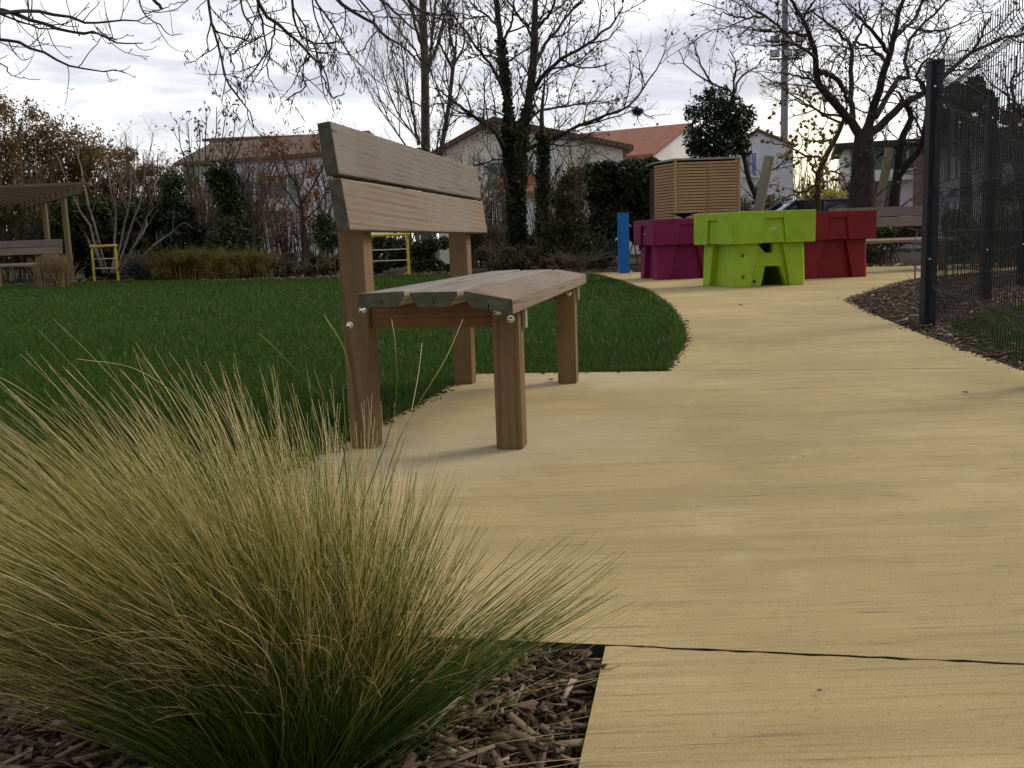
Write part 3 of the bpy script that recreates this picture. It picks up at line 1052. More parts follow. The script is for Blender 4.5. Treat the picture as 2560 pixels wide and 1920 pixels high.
# far benches of the same make, facing the viewer
fb = copy_tree(bench)
p = at(1822, 586, 14.1)
fb.location = (float(p[0]) + 0.2, 14.2, 0)
fb.rotation_euler = (0, 0, -pi / 2 + 0.12)
fb['label'] = 'timber bench partly hidden behind the red planter and the dark fence post'
fb2 = copy_tree(bench)
fb2.scale = (1.12, 1.12, 1.12)
fb2.location = (-12.25, 22.3, 0)
fb2.rotation_euler = (0, 0, -pi / 2 - 0.1)
fb2['label'] = 'timber bench under the pergola beyond the lawn, with a tuft of tan grass beside it'


# ------------------------------------------------------------------ feathery grass clump
def clump():
    rng = np.random.default_rng(21)
    cx, cy = -0.322, 1.125
    root = empty('ornamental_grass', (cx, cy, -0.045), 0, 'big feathery clump of green and straw coloured ornamental grass in the foreground bed', 'plant')

    def strands(n, lmin, lmax, tmin, tmax, bend, r0, r1, seg, base, jit=0.05, wind=0.05, side=False):
        az = rng.uniform(0, 2 * pi, n)
        th = rng.uniform(0, 1, n) ** 0.75 * (tmax - tmin) + tmin
        th = np.where(np.sin(az) < -.2, th * (1 + .45 * np.sin(az)), th)
        if side:
            az = np.where(np.cos(az) > 0, rng.normal(-.25, .3, n), rng.normal(pi + .2, .35, n))
            th = rng.uniform(tmin, tmax, n)
        ln = rng.uniform(lmin, lmax, n) * (1 - .05 * np.maximum(np.cos(az), 0))
        br = base * np.sqrt(rng.uniform(0, 1, n))
        baz = az + rng.normal(0, 0.7, n)
        s = np.linspace(0, 1, seg)
        ang = th[:, None] + (bend * rng.uniform(0.3, 1.5, n))[:, None] * s[None] ** 1.6
        azs = az[:, None] + rng.normal(0, jit * 4, n)[:, None] * s[None]
        d = np.stack([np.sin(ang) * np.cos(azs), np.sin(ang) * np.sin(azs), np.cos(ang)], -1)
        P = np.cumsum(d * (ln / (seg - 1))[:, None, None], 1)
        P -= P[:, :1]
        P[:, :, 0] += br[:, None] * np.cos(baz)[:, None] - wind * (s ** 2)[None]
        P[:, :, 1] += br[:, None] * np.sin(baz)[:, None]
        P += np.cumsum(rng.normal(0, 0.0006, P.shape), 1)
        P[:, :, 2] = np.maximum(P[:, :, 2], 0.004)
        R = np.linspace(r0, r1, seg)[None] * rng.uniform(0.7, 1.3, n)[:, None]
        return [(P[i], R[i]) for i in range(n)]

    ls = strands(5200, .20, .50, .02, .84, .28, .00075, .00026, 11, .090, wind=.10)
    link('foliage', tubes_mesh('foliage', ls, 3), MAT['clump_green'], root)
    ls = strands(1700, .34, .575, .03, .90, .34, .00055, .00019, 13, .085, wind=.16)
    ls += strands(170, .50, .63, .04, .62, .60, .00045, .00017, 14, .080, wind=.24)
    # awns splitting away at the top of the flowering stems
    aw = []
    for P, R in ls[:1500]:
        i = rng.integers(5, 9)
        t = unit(P[i] - P[i - 1])
        for _ in range(2):
            d = unit(t + rng.normal(0, .22, 3))
            L_ = rng.uniform(.05, .12)
            pts = [P[i]]
            for q in range(5):
                d = unit(d + rng.normal(0, .10, 3) + np.array([-.03, 0, -.05]))
                pts.append(pts[-1] + d * L_ / 5)
            aw.append((np.array(pts), np.linspace(.00036, .00016, 6)))
    link('flower_stalks', tubes_mesh('flower_stalks', ls, 3), MAT['clump_straw'], root)
    me = tubes_mesh('awns', aw, 3)
    a = me.attributes['t'].data
    arr = np.empty(len(me.vertices), np.float32)
    a.foreach_get('value', arr)
    a.foreach_set('value', arr * 0.4 + 0.6)
    link('awns', me, MAT['clump_straw'], root)
    # a low bundle of green blades leaning out over the path to the right
    bd = []
    for i in range(260):
        a_ = rng.normal(.22, .16); th = rng.uniform(.92, 1.08); l_ = rng.uniform(.24, .42)
        s_ = np.linspace(0, 1, 11)
        an = th + .14 * s_ ** 1.5 * rng.uniform(-.3, 1.2)
        d = np.stack([np.sin(an) * math.cos(a_), np.sin(an) * math.sin(a_), np.cos(an)], -1)
        P = np.cumsum(d * l_ / 10, 0)
        P += np.array([rng.normal(.05, .03), rng.normal(0, .04), .0])
        bd.append((P, np.linspace(.0008, .0003, 11) * rng.uniform(.7, 1.2)))
    link('leaning_blades', tubes_mesh('leaning_blades', bd, 3), MAT['clump_green'], root)
    # a few long single stalks standing clear of the clump
    ex = []
    for q in ([(800, 1180), (850, 980), (905, 870), (960, 780), (1000, 690)], [(720, 1100), (760, 880), (745, 760), (700, 680)], [(780, 1100), (850, 900), (855, 760), (846, 690)], [(800, 1150), (870, 960), (900, 830), (912, 740)], [(500, 1100), (420, 900), (300, 800), (165, 775)], [(760, 1150), (730, 920), (640, 800), (560, 720)], [(330, 1150), (180, 950), (60, 850), (-30, 800)]):
        Pq = resample(np.array([at(x, y, 1.12 + .03 * i) for i, (x, y) in enumerate(q)]), 14) - np.array(root.location)
        ex.append((Pq, np.linspace(.0006, .0003, 14)))
    link('long_stalks', tubes_mesh('long_stalks', ex, 4), MAT['clump_straw'], root)
    # loose fallen stems lying out over the mulch
    ls = strands(26, .35, .6, 1.05, 1.42, .22, .0006, .0003, 12, .1, side=True)
    link('fallen_stems', tubes_mesh('fallen_stems', ls, 3), MAT['clump_straw'], root)


clump()

# a few bark pieces lying loose, large enough to single out
sb = MB()
p = gp(925, 1580, 0.0); q = gp(985, 1520, 0.0); r_ = gp(1000, 1512, 0.0)
p0 = gp(850, 1605, -0.004)
sb.tube([p0 + [0, 0, .0], p + [0, 0, .003], q + [0, 0, .004], r_ + [0, 0, .004]], [.0012, .0026, .0036, .0022], 5)
tag(sb.build('bark_stick', MAT['stake'], smooth=True), 'long pale split stick lying on the mulch right of the grass clump', 'stick')


# ------------------------------------------------------------------ planters
def make_planter(name, loc, rz, matname, label, open_front, logo_faces):
    root = empty(name, loc, rz, label, 'planter', 'moulded plastic planters')
    mat = MAT[matname]
    s = 0.545          # half width of the rim
    b = 0.470          # half width of the base
    H0, H1 = 0.515, 0.895
    # rim: four sides with a shallow trapezium niche in each, and soil inside
    rim = MB()
    face = [lambda u, d, z: (u, -d, z), lambda u, d, z: (d, u, z), lambda u, d, z: (-u, d, z), lambda u, d, z: (-d, -u, z)]
    t = 0.075
    for k in range(4):
        f = face[k]
        # outer skin is a frame round the niche: polygons in (u,z)
        nt0, nt1, zt = 0.122, 0.16, H1 - 0.088
        polys = [[(-s, H0), (-nt1, H0), (-nt0, zt), (-nt0, H1), (-s, H1)], [(nt1, H0), (s, H0), (s, H1), (nt0, H1), (nt0, zt)], [(-nt0, zt), (nt0, zt), (nt0, H1), (-nt0, H1)]]
        for pl in polys:
            c0, c1 = s - 0.03, s
            n = len(pl)
            # mitred slab: inner edge shortened so neighbouring sides butt
            vs = [f(max(-c0, min(c0, u)), c0, z) for u, z in pl] + [f(u, c1, z) for u, z in pl]
            rim.add(vs, [tuple(range(n))[::-1], tuple(range(n, 2 * n))] + [(i, (i + 1) % n, n + (i + 1) % n, n + i) for i in range(n)])
        # back of the niche and thick wall behind
        a = s - 0.031
        rim.hexa([f(-a, a, H0 + .004), f(a, a, H0 + .004), f(a - t, a - t, H0 + .004), f(-a + t, a - t, H0 + .004)],
                 [f(-a, a, H1 - .003), f(a, a, H1 - .003), f(a - t, a - t, H1 - .003), f(-a + t, a - t, H1 - .003)])
    rim.build('rim', mat, root, bevel=0.008)
    so_ = MB()
    so_.box(-s + .09, s - .09, -s + .09, s - .09, H0 + .1, H1 - .07)
    so_.build('soil', MAT['soil'], root)
    # base: four corner legs, wedge shaped, and set back panels between them
    base = MB()
    lt, lb = 0.300, 0.215   # leg width on each face at top / bottom
    for k in range(4):
        f = face[k]
        top, bot = H0 + .002, 0.0
        ch = 0.035
        # L shaped corner leg built as one prism between faces k and k+1
        def ring(w, z, bb):
            return [f(bb - ch, bb, z), f(bb - w, bb, z), f(bb - w, bb - .10, z), f(bb - .10, bb - .10, z), f(bb - .10, bb - w, z), f(bb, bb - w, z), f(bb, bb - ch, z)]
        lo = ring(lb, bot, b - .0)
        hi = ring(lt, top, b - .012)
        n = 7
        base.add(lo + hi, [tuple(range(n))[::-1], tuple(range(n, 2 * n))] + [(i, (i + 1) % n, n + (i + 1) % n, n + i) for i in range(n)])
    base.build('base', mat, root, bevel=0.010)
    for k in range(4):
        f = face[k]
        pn = MB()
        wt, wb = b - lt + .035, b - lb + .05
        d0, d1 = b - .13, (b - .055 if (k == 0 and open_front) else b - .085)
        fn = lambda u, v, d: f(u, d, v)
        if k == 0 and open_front:
            ht, hb = 0.40, 0.238
            m_ = lambda z: wb + (wt - wb) * z / H0
            pn.prism([(-m_(hb), hb), (m_(hb), hb), (m_(ht), ht), (-m_(ht), ht)], fn, d0, d1)        # cross rail
            pn.prism([(-wb, 0), (-.105, 0), (-.048, hb - .001), (-m_(hb), hb - .001)], fn, d0, d1)    # left cheek below
            pn.prism([(.235, 0), (wb, 0), (m_(hb), hb - .001), (.140, hb - .001)], fn, d0, d1)
            pn.prism([(-m_(ht), ht + .001), (-.048, ht + .001), (-.154, H0), (-wt, H0)], fn, d0, d1)  # sloping gusset above
            pn.prism([(.048, ht + .001), (m_(ht), ht + .001), (wt, H0), (.048, H0)], fn, d0, d1)
        else:
            pn.prism([(-wb, 0), (wb, 0), (wt, H0), (-wt, H0)], fn, d0, d1)
        pn.build('side_panel', mat, root, bevel=0.006)
    if open_front:
        f = face[0]
        for (u, z, m_, d) in ((-.37, .38, 'green', b), (-.365, .125, 'green', b), (-.222, .065, 'black', b - .0)):
            r = .027
            pg = MB()
            prof = [(r + .006, 0), (r + .006, .004), (r - .003, .005), (r - .006, .0008)]
            pg.lathe(prof, 18)
            for i, v in enumerate(pg.v):
                pg.v[i] = f(u + v[0], d + v[2] - .004, z + v[1])
            pgo = pg.build('drain_plug', MAT['green'], root, smooth=True)
            pk = MB()
            pk.lathe([(r - .005, 0), (r - .005, .0016)], 18)
            for i, v in enumerate(pk.v):
                pk.v[i] = f(u + v[0], d + v[2] - .0022, z + v[1])
            pk.build('painted_hole', MAT['black'] if m_ == 'black' else MAT['hole_shade'], pgo)  # dark disc on the plug, painted shade in place of a sunk opening
    for k in logo_faces:
        f = face[k]
        lg = MB()
        # a small worn white word mark, seven little letter strokes
        rg = np.random.default_rng(4)
        x = -.045
        for j, (w_, h_) in enumerate(((.012, .011), (.010, .012), (.006, .018), (.011, .011), (.011, .011), (.012, .010), (.010, .009))):
            z0 = H0 + .165
            if j in (0, 1, 3, 4, 5):
                lg.prism([(x, z0), (x + .003, z0), (x + .003, z0 + h_), (x, z0 + h_)], lambda u, v, d: f(u, d, v), s - .0305, s - .029)
                lg.prism([(x + .0035, z0 + h_ - .003), (x + w_, z0 + h_ - .003), (x + w_, z0 + h_), (x + .0035, z0 + h_)], lambda u, v, d: f(u, d, v), s - .0305, s - .029)
                lg.prism([(x + .0035, z0), (x + w_, z0), (x + w_, z0 + .003), (x + .0035, z0 + .003)], lambda u, v, d: f(u, d, v), s - .0305, s - .029)
            else:
                lg.prism([(x, z0), (x + w_, z0), (x + w_, z0 + h_), (x, z0 + h_)], lambda u, v, d: f(u, d, v), s - .0305, s - .029)
            x += w_ + .0025
        lg.build('word_mark', MAT['white'], root)
    # sprigs of planting
    rg = np.random.default_rng(int(abs(loc[0]) * 100))
    C = np.stack([rg.uniform(-.4, .4, 260), rg.uniform(-.4, .4, 260), H1 - .06 + np.abs(rg.normal(0, .035, 260))], 1)
    link('seedlings', leaves_mesh('seedlings', rg, C, .04), MAT['mixshrub'], root)
    return root


MAT['hole_shade'] = mat_plain('green darkened as recess shade', (0.05, 0.09, 0.008), 0.7, 0.1)  # planter green darkened, shade of the opening put into the colour


def planter_at(corner_px, Y_hint, rz, half=0.470):
    """front left base corner on the ground -> centre"""
    p = gp(*corner_px)
    c, s_ = math.cos(rz), math.sin(rz)
    return (p[0] + half * c - half * s_, p[1] + half * s_ + half * c, 0)


make_planter('planter', planter_at((1588, 622), 11, rad(13)), rad(13), 'green', 'lime green moulded planter, nearest of the three, with an open arch between its legs', True, (0,))
make_planter('planter', planter_at((1420, 605), 14, rad(8)), rad(8), 'purple', 'magenta purple moulded planter to the left of the lime green one, beside the blue post', False, (3,))
rr = rad(6)
make_planter('planter', (4.40, 13.42, 0), rr, 'red', 'dark red moulded planter behind the lime green one, in front of a bench', False, ())

# dish topped ornament standing in the purple planter
p = at(1477, 462, 14.6)
b = MB()
b.lathe([(.025, -.20), (.018, -.09), (.035, -.05), (.12, -.012), (.205, .0), (.21, .012), (.12, .022), (.01, .028)], 24, p)
tag(b.build('garden_ornament', MAT['black'], smooth=True), 'small dark dish on a stem rising from the purple planter', 'ornament')

# ------------------------------------------------------------------ blue tap post
p = gp(1348, 590)
tr = empty('water_tap_post', p, rad(8), 'bright blue square water tap post left of the purple planter', 'tap post')
b = MB()
b.box(-.088, .088, -.088, .088, 0, 1.085)
b.build('body', MAT['blue'], tr, bevel=.008)
b = MB()
b.box(-.094, .094, -.094, .094, 1.086, 1.10)
b.build('cap', MAT['blue'], tr, bevel=.004)
b = MB()
b.tube([(.089, -.03, .86), (.125, -.03, .86), (.135, -.03, .85), (.135, -.03, .82)], .014, 10)
b.tube([(.11, -.03, .872), (.11, -.03, .90)], .02, 10)
b.build('tap', mat_plain('brass', (.28, .17, .06), .35, .1, metal=.8), tr, smooth=True)
b = MB()
b.tube([(-.089, 0, .62), (-.13, 0, .64), (-.15, 0, .60)], .012, 8)
b.build('spout', MAT['white'], tr, smooth=True)
b = MB()
b.box(-.10, -.0895, -.07, .07, .5, .8)
b.build('side_plate', MAT['blue'], tr, bevel=.003)


# ------------------------------------------------------------------ slatted timber enclosure
def slat_box():
    A = at(1460, 455, 19.6)      # near corner
    root = empty('slatted_enclosure', (A[0], A[1], 0), rad(3), 'tall timber enclosure clad in thin horizontal slats behind the planters', 'enclosure')
    H = float(at(1460, 347, 19.6)[2])
    W, Dp = 1.31, 1.5
    dirL = rad(110)
    # left face runs back to the left
    lx, ly = math.cos(dirL), math.sin(dirL)
    LL = 0.82
    inner = MB()
    inner.prism([(0.03, 0.06), (W, 0.06), (W, Dp), (lx * LL + .05, Dp), (lx * LL + .05, ly * LL + .02)], lambda u, v, d: (u, v, d), 0.03, H - .05)
    inner.build('backing_boards', MAT['slat_dark'], root)
    sl = MB()
    n = 35
    pitch = (H - .06) / n
    for name, x0, x1 in (('door', 0.035, 0.655), ('door', 0.665, W - .03)):
        s_ = MB()
        for i in range(n):
            z = .04 + i * pitch
            s_.box(x0, x1, -.004, .02, z, z + pitch * .75)
        s_.build(name, MAT['slat'], root)
    s_ = MB()
    for i in range(n):
        z = .04 + i * pitch
        a = np.array([-.02 * 0, 0])
        p0 = np.array([lx * .03, ly * .03]); p1 = np.array([lx * LL, ly * LL])
        nn = np.array([-ly, lx]) * .022
        s_.hexa([(p0[0], p0[1], z), (p0[0] + nn[0] * -1, p0[1] - nn[1], z), (p1[0] - nn[0], p1[1] - nn[1], z), (p1[0], p1[1], z)],
                [(p0[0], p0[1], z + pitch * .75), (p0[0] - nn[0], p0[1] - nn[1], z + pitch * .75), (p1[0] - nn[0], p1[1] - nn[1], z + pitch * .75), (p1[0], p1[1], z + pitch * .75)])
    s_.build('side_panel', MAT['slat'], root)
    for x in (0.0, W):
        q = MB()
        q.box(x - .022, x + .028, -.012, .045, 0, H)
        q.build('corner_post', MAT['slat'], root, bevel=.004)
    q = MB()
    q.prism([(-.02, -.025), (W + .03, -.025), (W + .03, Dp + .01), (lx * LL - .03, Dp + .01), (lx * LL - .03, ly * LL - .02)], lambda u, v, d: (u, v, d), H + .002, H + .04)
    q.build('roof_board', MAT['stake'], root)


slat_box()


# ------------------------------------------------------------------ wire mesh fence
def fence():
    P1 = np.array([2.805, 6.34])
    dA = np.array([2.27 - 2.86, 4.11 - 6.34]); dA /= np.linalg.norm(dA)
    P2 = at(2143, 229, 8.25)[:2]
    dB = P2 - P1
    spanB0 = np.linalg.norm(dB)
    dB /= spanB0
    H = 1.645
    root = empty('wire_fence', (P1[0], P1[1], 0), 0, 'dark anthracite wire mesh fence with square posts to the right of the path', 'fence')

    def post(p, hs=.036):
        b = MB()
        b.box(p[0] - hs, p[0] + hs, p[1] - hs, p[1] + hs, -.13, H + .03)
        o = b.build('post', MAT['fence'], root, bevel=.004)
        c = MB()
        c.box(p[0] - hs - .004, p[0] + hs + .004, p[1] - hs - .004, p[1] + hs + .004, H + .031, H + .05)
        c.build('cap', MAT['black'], o, bevel=.004)
        for z in (.42, H - .12):
            d = MB()
            d.lathe([(.009, 0), (.009, .003), (.005, .006)], 8)
            for i, v in enumerate(d.v):
                d.v[i] = (p[0] + v[0] - .012, p[1] - hs - v[2], z + v[1])
            d.build('clip', MAT['steel'], o)

    def panel(p, q):
        L = np.linalg.norm(q - p)
        d = (q - p) / L
        nrm = np.array([-d[1], d[0]])
        zs = [0.05, .16, .21, .26, .80, .85, .90, 1.44, 1.49, 1.54, H]
        off = [0, 0, .03, 0, 0, .03, 0, 0, .03, 0, 0]
        lines = []
        n = int((L - .1) / .05)
        for i in range(n + 1):
            s = .05 + i * .05
            pts = np.array([[p[0] + d[0] * s + nrm[0] * o_, p[1] + d[1] * s + nrm[1] * o_, z] for z, o_ in zip(zs, off)])
            lines.append((pts, np.full(len(pts), .0025)))
        for z, o_ in zip([.07, .16, .21, .26, .40, .6, .80, .85, .90, 1.04, 1.24, 1.44, 1.49, 1.54, 1.68], [0, 0, .03, 0, 0, 0, 0, .03, 0, 0, 0, 0, .03, 0, 0]):
            a = p + d * .04 + nrm * (o_ + .005); e = q - d * .04 + nrm * (o_ + .005)
            lines.append((np.array([[a[0], a[1], z], [e[0], e[1], z]]), np.array([.0026, .0026])))
        link('mesh_panel', tubes_mesh('mesh_panel', lines, 4), MAT['fence'], root)

    o = P1 * 0
    spanA, spanB = 2.8, spanB0
    pts = [o, o + dA * spanA, o + dA * spanA * 2]
    post(pts[0], .039); post(pts[1]); post(pts[2])
    panel(pts[0], pts[1]); panel(pts[1], pts[2])
    B = [o + dB * spanB * i for i in range(4)]
    for q in B[1:]:
        post(q)
    for i in range(3):
        panel(B[i], B[i + 1])


fence()


# ------------------------------------------------------------------ yellow bars
def ybar(x0, x1, Yd, ytop, label, flip=False):
    a = gp(x0[0], x0[1]); b_ = gp(x1[0], x1[1])
    zt = at(x1[0], ytop, b_[1])[2]
    root = empty('fitness_bar', (a[0], a[1], 0), math.atan2(b_[1] - a[1], b_[0] - a[0]), label, 'exercise bar', 'yellow exercise bars')
    L = np.linalg.norm((b_ - a)[:2])
    for x in (0, L):
        m = MB()
        m.tube([(x, 0, -.03), (x, 0, zt - .10)], .032, 12)
        m.tube([(x, 0, zt - .10), (x, 0, zt - .03)], .018, 10)
        m.build('post', MAT['yellow'], root, smooth=True)
    m = MB()
    m.tube([(-.05, 0, zt), (L + .05, 0, zt)], .033, 12)
    m.build('top_bar', MAT['yellow'], root, smooth=True)
    for k in (.36, .63):
        m = MB()
        m.tube([(.033, 0, zt * (1 - k)), (L - .033, 0, zt * (1 - k))], .012, 8)
        m.build('rung', MAT['rung'], root, smooth=True)


ybar((790, 597), (884, 594), 20, 506, 'yellow exercise bar with two pale rungs seen through the near bench')
ybar((205, 608), (256, 607), 24, 530, 'narrow yellow exercise bar right of the pergola post')


# ------------------------------------------------------------------ pergola
def pergola():
    a = gp(200 / K, 706 / K)
    ht = at(181 / K, 483 / K, a[1])[2]
    nr = at(224 / K, 471 / K, 23.2); fr = at(56 / K, 512 / K, 30.0)
    z = 2.36
    root = empty('pergola', (a[0], a[1], 0), 0, 'brown timber pergola with a slatted roof at the far left of the lawn', 'pergola')
    o = np.array([a[0], a[1], 0])
    nr = nr - o; fr = fr - o
    nr[2] = fr[2] = z
    n = 13
    left = np.array([-6.5, .35, 0])
    for i in range(n):
        t = i / (n - 1)
        p = nr * (1 - t) + fr * t
        b = MB()
        q = p + left
        wv = np.array([0, .16, 0])
        b.hexa([p, p + wv, q + wv, q], [p + [0, 0, .07], p + wv + [0, 0, .07], q + wv + [0, 0, .07], q + [0, 0, .07]])
        b.build('roof_slat', MAT['pergola'], root)
    for sx in (.12, 4.8):
        p = nr * .94 + fr * .06 + left * sx / 6.5
        q = nr * .04 + fr * .96 + left * sx / 6.5
        b = MB()
        w = np.array([.05, 0, 0])
        b.hexa([p - w + [0, 0, -.18], p + w + [0, 0, -.18], q + w + [0, 0, -.18], q - w + [0, 0, -.18]], [p - w + [0, 0, -.003], p + w + [0, 0, -.003], q + w + [0, 0, -.003], q - w + [0, 0, -.003]])
        b.build('beam', MAT['pergola'], root)
        for t in (.24, .56, .93):
            c = p * (1 - t) + q * t
            b = MB()
            b.tube([(c[0], c[1], .06), (c[0], c[1], z - .181)], .075, 10)
            po = b.build('post', MAT['pergola_post'], root, smooth=True)
            b = MB()
            b.box(c[0] - .1, c[0] + .1, c[1] - .1, c[1] + .1, -.12, .055)
            b.build('footing', MAT['concrete'], po)


pergola()

# ------------------------------------------------------------------ buildings
def frame(p0, yaw):
    """local wall frame: u along the wall to the right, v away from the viewer"""
    return empty, p0, yaw


def window(root, x, z, w, h, y, frame_m='white', pane_m='glass', shutters=None):
    m = MB()
    m.box(x - .05, x + w + .05, y - .05, y - .003, z - .05, z + h + .05)
    fo = m.build('window', MAT[frame_m], root)
    m = MB()
    m.box(x, x + w / 2 - .025, y - .062, y - .052, z, z + h)
    m.box(x + w / 2 + .025, x + w, y - .062, y - .052, z, z + h)
    m.build('pane', MAT[pane_m], fo)
    m = MB()
    m.box(x - .12, x + w + .12, y - .12, y - .055, z - .12, z - .055)
    m.build('sill', MAT[frame_m], fo)
    if shutters:
        for sx in (x - .06 - w * .5, x + w + .06):
            m = MB()
            m.box(sx, sx + w * .5, y - .05, y - .004, z - .03, z + h + .03)
            m.build('shutter', MAT[shutters], fo)


def gable_x(root, W, Dp, eave, ridge, wallm, roofm, over=.35, th=.16, pk=.5):
    """gable wall faces the viewer, ridge runs away; pk = where the peak stands along the width"""
    m = MB()
    xp = W * pk
    m.prism([(0, -.2), (W, -.2), (W, eave), (xp, ridge), (0, eave)], lambda u, v, d: (u, d, v), 0, Dp)
    m.build('wall', MAT[wallm], root)
    m = MB()
    sl_ = (ridge - eave) / xp; sr = (ridge - eave) / (W - xp)
    m.prism([(-over, eave - over * sl_ + .01), (xp, ridge + .01), (xp, ridge + .01 + th), (-over, eave - over * sl_ + .01 + th)], lambda u, v, d: (u, d, v), -over, Dp + over)
    m.prism([(xp + .002, ridge + .01), (W + over, eave - over * sr + .01), (W + over, eave - over * sr + .01 + th), (xp + .002, ridge + .01 + th)], lambda u, v, d: (u, d, v), -over, Dp + over)
    return m.build('roof', MAT[roofm], root)


def eave_x(root, W, Dp, eave, ridge, wallm, roofm, over=.4, th=.16):
    """long eave faces the viewer, ridge parallel to it"""
    m = MB()
    m.prism([(0, -.2), (Dp, -.2), (Dp, eave), (Dp / 2, ridge), (0, eave)], lambda u, v, d: (d, u, v), 0, W)
    m.build('wall', MAT[wallm], root)
    m = MB()
    s = (ridge - eave) / (Dp / 2)
    m.prism([(-over, eave - over * s + .01), (Dp / 2, ridge + .01), (Dp / 2, ridge + .01 + th), (-over, eave - over * s + .01 + th)], lambda u, v, d: (d, u, v), -over, W + over)
    m.prism([(Dp / 2 + .002, ridge + .01), (Dp + over, eave - over * s + .01), (Dp + over, eave - over * s + .01 + th), (Dp / 2 + .002, ridge + .01 + th)], lambda u, v, d: (d, u, v), -over, W + over)
    return m.build('roof', MAT[roofm], root)


def houses():
    # left house, eave towards the lawn
    pl = at(395, 357, 45.5); pr = at(728, 334, 42.6)
    yaw = math.atan2(pr[1] - pl[1], pr[0] - pl[0])
    W = np.linalg.norm((pr - pl)[:2])
    r = empty('house', (pl[0], pl[1], 0), yaw, 'white two storey house with a brown tiled roof behind the bare trees on the left', 'house', 'white houses beyond the park')
    ev = float(pl[2]) + .05
    ro = eave_x(r, W, 5.0, ev, ev + 1.0, 'wall_grey', 'roof_brown', .3)
    window(r, W * .56, 3.0, 1.0, 1.0, 0, shutters='shutter')
    window(r, W * .22, 3.0, 1.0, 1.0, 0, shutters='shutter')
    window(r, W * .36, .9, 1.2, 1.2, 0)
    m = MB()
    for i in range(5):
        m.box(W * .70, W * .95, -.06, -.003, .05 + i * .44, .05 + i * .44 + .42)
    m.build('garage_door', MAT['white'], r)
    m = MB()
    m.box(W * .38, W * .66, -.9, -.003, 2.42, 2.56)
    m.build('balcony_slab', MAT['white'], r)
    # taller house behind it
    pl = at(452, 306, 54); pr = at(640, 296, 53)
    W = pr[0] - pl[0]
    r = empty('house', (pl[0], pl[1], 0), 0, 'pale upper storey with a thin tiled edge showing above the brown roof on the left', 'house', 'white houses beyond the park')
    eave_x(r, W, 7, float(pl[2]) + .0, float(pl[2]) + .45, 'wall_cream', 'roof_brown', .3)
    # centre house: gable towards the viewer
    pl = at(940, 330, 40); pr = at(1345, 312, 40); pk = at(1065, 260, 40)
    W = pr[0] - pl[0]
    r = empty('house', (pl[0], 40, 0), 0, 'large cream gabled house with a low tiled roof behind the ivy clad tree', 'house', 'white houses beyond the park')
    gable_x(r, W, 6, float(pl[2] + pr[2]) / 2 - .15, float(pk[2]) - .1, 'wall_cream', 'roof_brown', .4, .2, (pk[0] - pl[0]) / W)
    window(r, W * .34, 2.9, .9, 1.0, 0, shutters='shutter')
    window(r, W * .12, .9, 1.0, 1.1, 0)
    m = MB()
    m.tube([(W * .80, -.08, 0), (W * .80, -.08, 4.3)], .05, 8)
    m.build('downpipe', MAT['wall_grey'], r, smooth=True)
    q0 = at(1075, 420, 37.5); q1 = at(1185, 372, 37.5)
    m = MB()
    x0, x1 = q0[0] - pl[0], q1[0] - pl[0]
    m.prism([(-2.6, float(q0[2]) - .1), (-2.6, float(q0[2]) + .08), (-.01, float(q1[2]) + .05), (-.01, float(q1[2]) - .13)], lambda u, v, d: (d, u, v), x0, x1)
    m.build('porch_roof', MAT['roof'], r)
    m = MB()
    m.box(x0 + .2, x1 - .2, -2.3, -.01, 0, float(q0[2]) - .12)
    m.build('porch', MAT['wall_white'], r)
    # right house with the orange roof: corner towards the viewer
    A = at(1402, 336, 47)
    yaw = rad(150)
    r = empty('house', (A[0], A[1], 0), rad(60), 'white house with a bright orange tiled roof above the dark hedge', 'house', 'white houses beyond the park')
    eave, ridge = float(A[2]), 6.4
    # local x runs along the gable (to the right and back), local y along the ridge to the left
    gable_x(r, 10.4, 6.0, eave, ridge, 'wall_white', 'roof', .35, .16, .5)
    window(r, 1.2, 1.9, .8, 1.0, 0, pane_m='glass')
    # white gabled house further right
    pl = at(1575, 318, 41); pr = at(1714, 316, 41); pk = at(1640, 284, 41)
    W = pr[0] - pl[0]
    r = empty('house', (pl[0], 41, 0), 0, 'white house with a lilac shuttered window behind the laurel tree and the pale stake', 'house', 'white houses beyond the park')
    gable_x(r, W, 9, float(pr[2]), float(pk[2]), 'wall_grey', 'roof_brown', .1, .1, .45)
    window(r, at(1610, 370, 41)[0] - pl[0], at(1610, 378, 41)[2], .45, .9, 0, pane_m='lilac')
    # flat roofed building with green panels
    pl = at(1822, 440, 38); pr = at(2000, 440, 37)
    W = float(pr[0] - pl[0])
    zt = float(at(1830, 322, 38)[2])
    z1 = float(at(1830, 372, 38)[2]); z2 = float(at(1830, 396, 38)[2])
    r = empty('building', (pl[0], 38, 0), rad(-17), 'flat roofed building with green panels and white balcony band behind the big tree', 'building')
    m = MB()
    m.box(0, W, 0, 5, -.2, zt)
    m.build('wall', MAT['wall_grey'], r)
    m = MB()
    m.box(-.35, W + .3, -.5, 5.3, zt + .002, zt + .2)
    m.build('roof', MAT['roof_dark'], r)
    for k in range(4):
        m = MB()
        m.box(.25 + k * W / 4, .25 + (k + 1) * W / 4 - .12, -.05, -.003, z1 + .02, zt - .05)
        m.build('facade_panel', MAT['panel_green'], r)
    m = MB()
    m.box(-.02, W + .01, -.42, -.003, z2, z1)
    m.build('balcony', MAT['white'], r, bevel=.02)
    m = MB()
    m.box(.05, W * .62, -.03, -.003, .05, z2 - .05)
    m.build('glazing', MAT['glass'], r)
    m = MB()
    m.box(W * .72, W * .86, -.06, -.003, 0, 2.05)
    m.build('door', MAT['wall_grey'], r)
    m = MB()
    m.box(W * .88, W + .25, -.7, -.425, 0, zt - .15)
